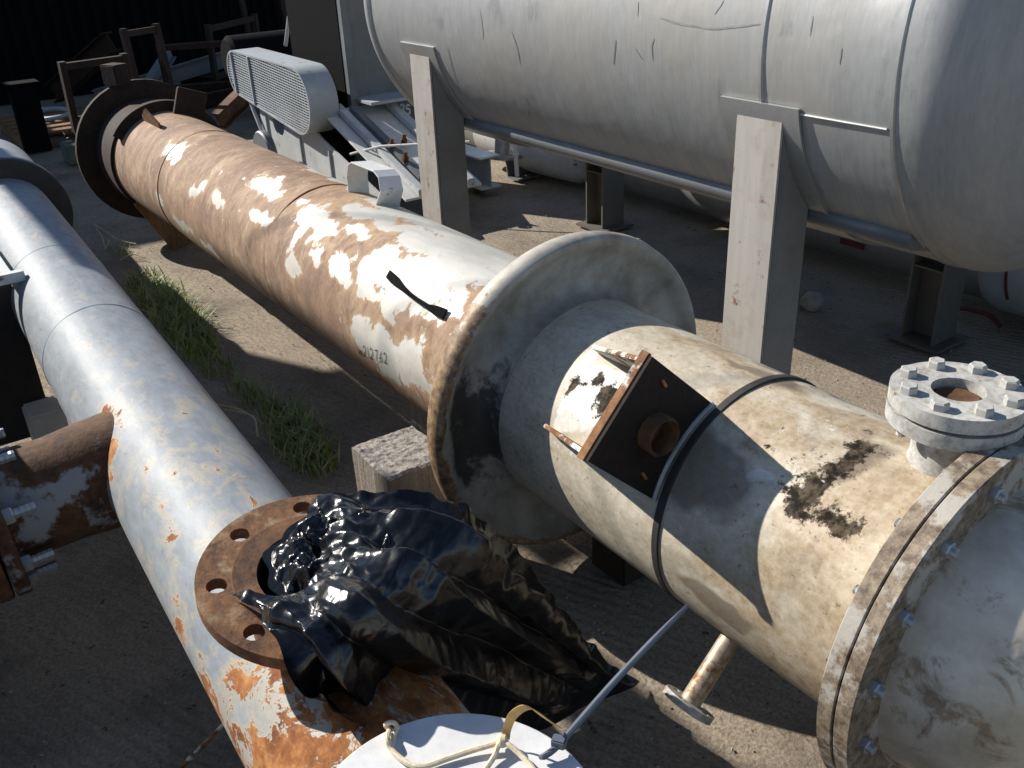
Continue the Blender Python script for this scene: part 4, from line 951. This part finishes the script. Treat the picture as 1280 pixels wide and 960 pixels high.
SCRAP = [(-8.6, 2.2, .9, 20, .05, .14, 'dark_rust', 'short brown steel section lying flat nearest the rusty column end'), (-8.9, 2.7, 1.6, 75, .10, .12, 'shaded_rust', 'long dark steel section lying flat across the scrap heap'),
    (-9.3, 2.4, 1.3, 140, .35, .10, 'machine_dark', 'slim grey steel section propped up behind the trestles'), (-9.6, 3.2, 1.8, 10, .06, .18, 'shaded_rust', 'deep black steel section lying along the back of the heap'),
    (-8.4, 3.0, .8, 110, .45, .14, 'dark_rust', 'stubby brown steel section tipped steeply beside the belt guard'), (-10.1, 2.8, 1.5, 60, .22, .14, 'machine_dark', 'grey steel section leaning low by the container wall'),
    (-9.9, 3.9, 1.2, 160, .12, .10, 'dark_rust', 'thin brown steel section at the far right of the heap'), (-10.5, 2.1, 1.1, 30, .5, .18, 'shaded_rust', 'heavy sooty steel section standing steeply at the heap\'s far left')]
for x, y, L, a, tl, hh, mt_, lb in SCRAP:
    rt = Matrix.Rotation(R_(a), 3, 'Z') @ Matrix.Rotation(-tl, 3, 'Y'); z = .05+hh/2+L/2*abs(math.sin(tl))
    T = thing('scrap_steel_section', (x, y, 0), lb, 'scrap metal', 'sections in the scrap heap')
    for s_ in (-1, 1): box('flange_plate', Vector((x, y, z))+rt @ Vector((0, 0, s_*hh/2)), (L, hh*.8, .012), mt_, T, 0, rt)
    box('web_plate', Vector((x, y, z)), (L, .010, hh-.014), mt_, T, 0, rt)
for i in range(5):
    x = -8.3-.45*i; y = 1.75+.55*i; T = thing('steel_trestle', (x, y, 0), ('tall', 'narrow', 'leaning', 'wide', 'bent')[i]+' dark steel trestle standing in the shaded far end', 'trestle', 'trestles at the far end')
    w_, h_ = (.5, .35, .6, .9, .45)[i], (.75, .9, .7, .8, 1.0)[i]; rt = Matrix.Rotation(R_((10, 25, -20, 40, 5)[i]), 3, 'Z') @ Matrix.Rotation(R_((4, -3, 14, 2, -8)[i]), 3, 'Y')
    for s_ in (-1, 1): box('upright', Vector((x, y, h_/2))+rt @ Vector((0, s_*w_/2, 0)), (.05, .05, h_), 'shaded_rust', T, 0, rt)
    for zz in (.45, -.1): box('crossbar', Vector((x, y, h_/2))+rt @ Vector((0, 0, zz*h_)), (.04, w_, .05), 'shaded_rust', T, 0, rt)

# added objects outside the picture at left, placed to throw shade
ST = thing('shading_container', (-12.5, -2.2, 0), 'added unseen dark container casting shade from the left', 'container', 'added black containers at the far end of the yard')  # unseen block added to shade the far left ground
for z, h in ((0, 2.6), (2.6, .9)): box('container_body', (-12.6, -2.25, z+h/2), (4.4, 3.1, h-.02), 'black', ST, .02)
BM = thing('unseen_crane', (-7.3, -9, 0), 'added unseen crane holding up the shadow girder', 'crane')  # added only to carry the hanging shadow caster
box('mast', (-7.3, -9, 4.6), (.4, .4, 9.2), 'ribbon', BM, .02); box('jib', (-7.1, -4.8, 9.0), (.25, 8.6, .35), 'ribbon', BM, .02); box('mast_base', (-7.3, -9, .2), (2, 2, .4), 'machine_dark', BM, .03)
HB = thing('shadow_girder', (-7.0, -.8, 2.8), 'added unseen girder hung to cast the ground shadow', 'girder')  # unseen plates shaped to cast the shadow between pipe and column
box('shadow_girder_web', (-7.1, -.8, 3.06), (1.6, .03, .50), 'machine_dark', HB, .01)
box('shadow_plate', (-5.15, -.8, 2.90), (.9, .03, .32), 'machine_dark', HB, .01)
tube('lifting_cable', [(-5.15, -.8, 3.06), (-7.0, -.8, 6.0)], .006, 'black', HB, 6)
for z in (2.80, 3.32): box('shadow_girder_flange', (-7.1, -.8, z), (1.62, .14, .02), 'machine_dark', HB, .002)
for x in (-7.6, -6.4): tube('lifting_cable', [(x, -.8, 3.33), (-7.0, -.8, 6.0)], .008, 'black', HB, 6)
tube('lifting_cable', [(-7.0, -.8, 6.0), (-7.0, -.8, 8.85)], .010, 'black', HB, 6)
LV = thing('shading_vessel', (-3.4, -.62, 0), 'added unseen grey vessel shading the ground left of the grey pipe', 'vessel')  # unseen body added to shade the ground at lower left
lathe('vessel_shell', (-4.25, -.50, .68), (1, 0, 0), [(0, 0), (.03, .28), (.1, .41), (.2, .46), (2.35, .46), (2.45, .41), (2.52, .28), (2.55, 0)], 'guard', LV, 48)
for x in (-3.8, -2.2): box('saddle', (x, -.50, .11), (.12, .7, .24), 'machine_dark', LV, .005)

# ------------------------------------------------------------------ grass, straw, twigs
def tufts(name, spots, mat, label, cat, h0, h1, wd):
    v = []; f = []
    for cx_, cy_, rad, n, hs in spots:
        for _ in range(n):
            a = random.uniform(0, 6.283); rr = rad*math.sqrt(random.random()); x = cx_+rr*math.cos(a)*1.6; y = cy_+rr*math.sin(a)*.8
            h = random.uniform(h0, h1)*hs; la = random.uniform(0, 6.283); le = h*random.uniform(.3, 1.1); w_ = wd*random.uniform(.6, 1.3)
            dx, dy = math.cos(la), math.sin(la); px_, py_ = -dy*w_, dx*w_; base = len(v)
            for t, ww in ((0, 1), (.4, .85), (.75, .5), (1, .05)):
                z = h*(t-.35*t*t*(le/h)); q = le*t*t
                v += [(x+dx*q+px_*ww, y+dy*q+py_*ww, z-.008), (x+dx*q-px_*ww, y+dy*q-py_*ww, z-.008)]
            for k in range(3): f.append((base+2*k, base+2*k+1, base+2*k+3, base+2*k+2))
    o = mesh(name, v, f, mat); tag(o, label, cat, kind='stuff'); return o
gsp = []
for a, b, r, n, hs in ((130, 318, .09, 30, .5), (165, 365, .12, 240, .9), (180, 385, .12, 330, 1.0), (195, 405, .13, 330, 1.0), (210, 425, .12, 240, 1.0), (225, 445, .10, 140, .9), (245, 470, .08, 60, .7), (330, 540, .10, 130, 1.0), (345, 565, .11, 200, 1.1), (360, 585, .09, 140, .9), (280, 500, .08, 50, .8), (300, 515, .06, 40, .8)):
    q = at(a, b, 2, 0); gsp.append((q.x, q.y+.09, r, n, hs))
tufts('grass', gsp, 'grass', 'green grass growing along the right side of the grey pipe', 'grass', .05, .15, .0032)
tufts('dry_grass', [(x, y, r*1.2, int(n*.35), hs) for x, y, r, n, hs in gsp], 'drygrass', 'dry straw coloured grass mixed in beside the grey pipe', 'grass', .05, .16, .0026)
tw = [[(120, 285, .02), (128, 296, .06), (132, 310, .10), (137, 300, .16)], [(118, 280, .01), (133, 290, .03), (150, 300, .02), (170, 305, .01)], [(205, 365, .01), (222, 378, .03), (238, 385, .01)], [(150, 325, .01), (165, 318, .02), (182, 322, .01)], [(268, 505, .02), (300, 512, .10), (330, 530, .06)], [(280, 512, .02), (315, 520, .12), (322, 545, .16)]]
for i, t in enumerate(tw):
    o = tube('dry_twig', spline([at(a, b, 2, z) for a, b, z in t], 5), .0035, 'drygrass', None, 6); tag(o, ('pale forked twig beside the far part of grey pipe', 'thin straw stalk lying near the plank foot', 'thin dead stem lying right of the grass', 'short brown stick lying below the plank foot', 'long pale stalk arching from nearer grass tuft', 'bent straw stem standing in the nearer tuft')[i], 'twig', 'twigs and stalks by the grass')
# rusty flat strip at the bottom left
q0, q1 = at(228, 958, 2, .16), at(273, 913, 2, .22)
st = bent_strap('rusty_flat_strip', [q0+(q0-q1)*.8, q0, q1, q1+(q1-q0)*.6], .026, .006, 'bracket_edge', None, (.3, .3, .9)); tag(st, 'narrow rusty flat strip leaning below the grey pipe near bottom edge', 'strip')
# grit and small debris on the concrete
def grit():
    v = []; f = []
    for _ in range(5000):
        x = random.uniform(-9, -.8); y = random.uniform(-.2, 4.6); s = random.uniform(.0015, .0055)*(2.2 if random.random() < .03 else 1); b = len(v); z = -.006
        v += [(x+random.uniform(-s, s), y-s, z), (x+s, y+random.uniform(-s, s), z), (x-random.uniform(0, s), y+s, z), (x-s, y, z), (x, y, z+s*1.1)]
        f += [(b, b+1, b+4), (b+1, b+2, b+4), (b+2, b+3, b+4), (b+3, b, b+4)]
    o = mesh('grit', v, f, 'stone'); tag(o, 'loose grit and crumbs scattered over the brushed concrete', 'grit', kind='stuff')
grit()
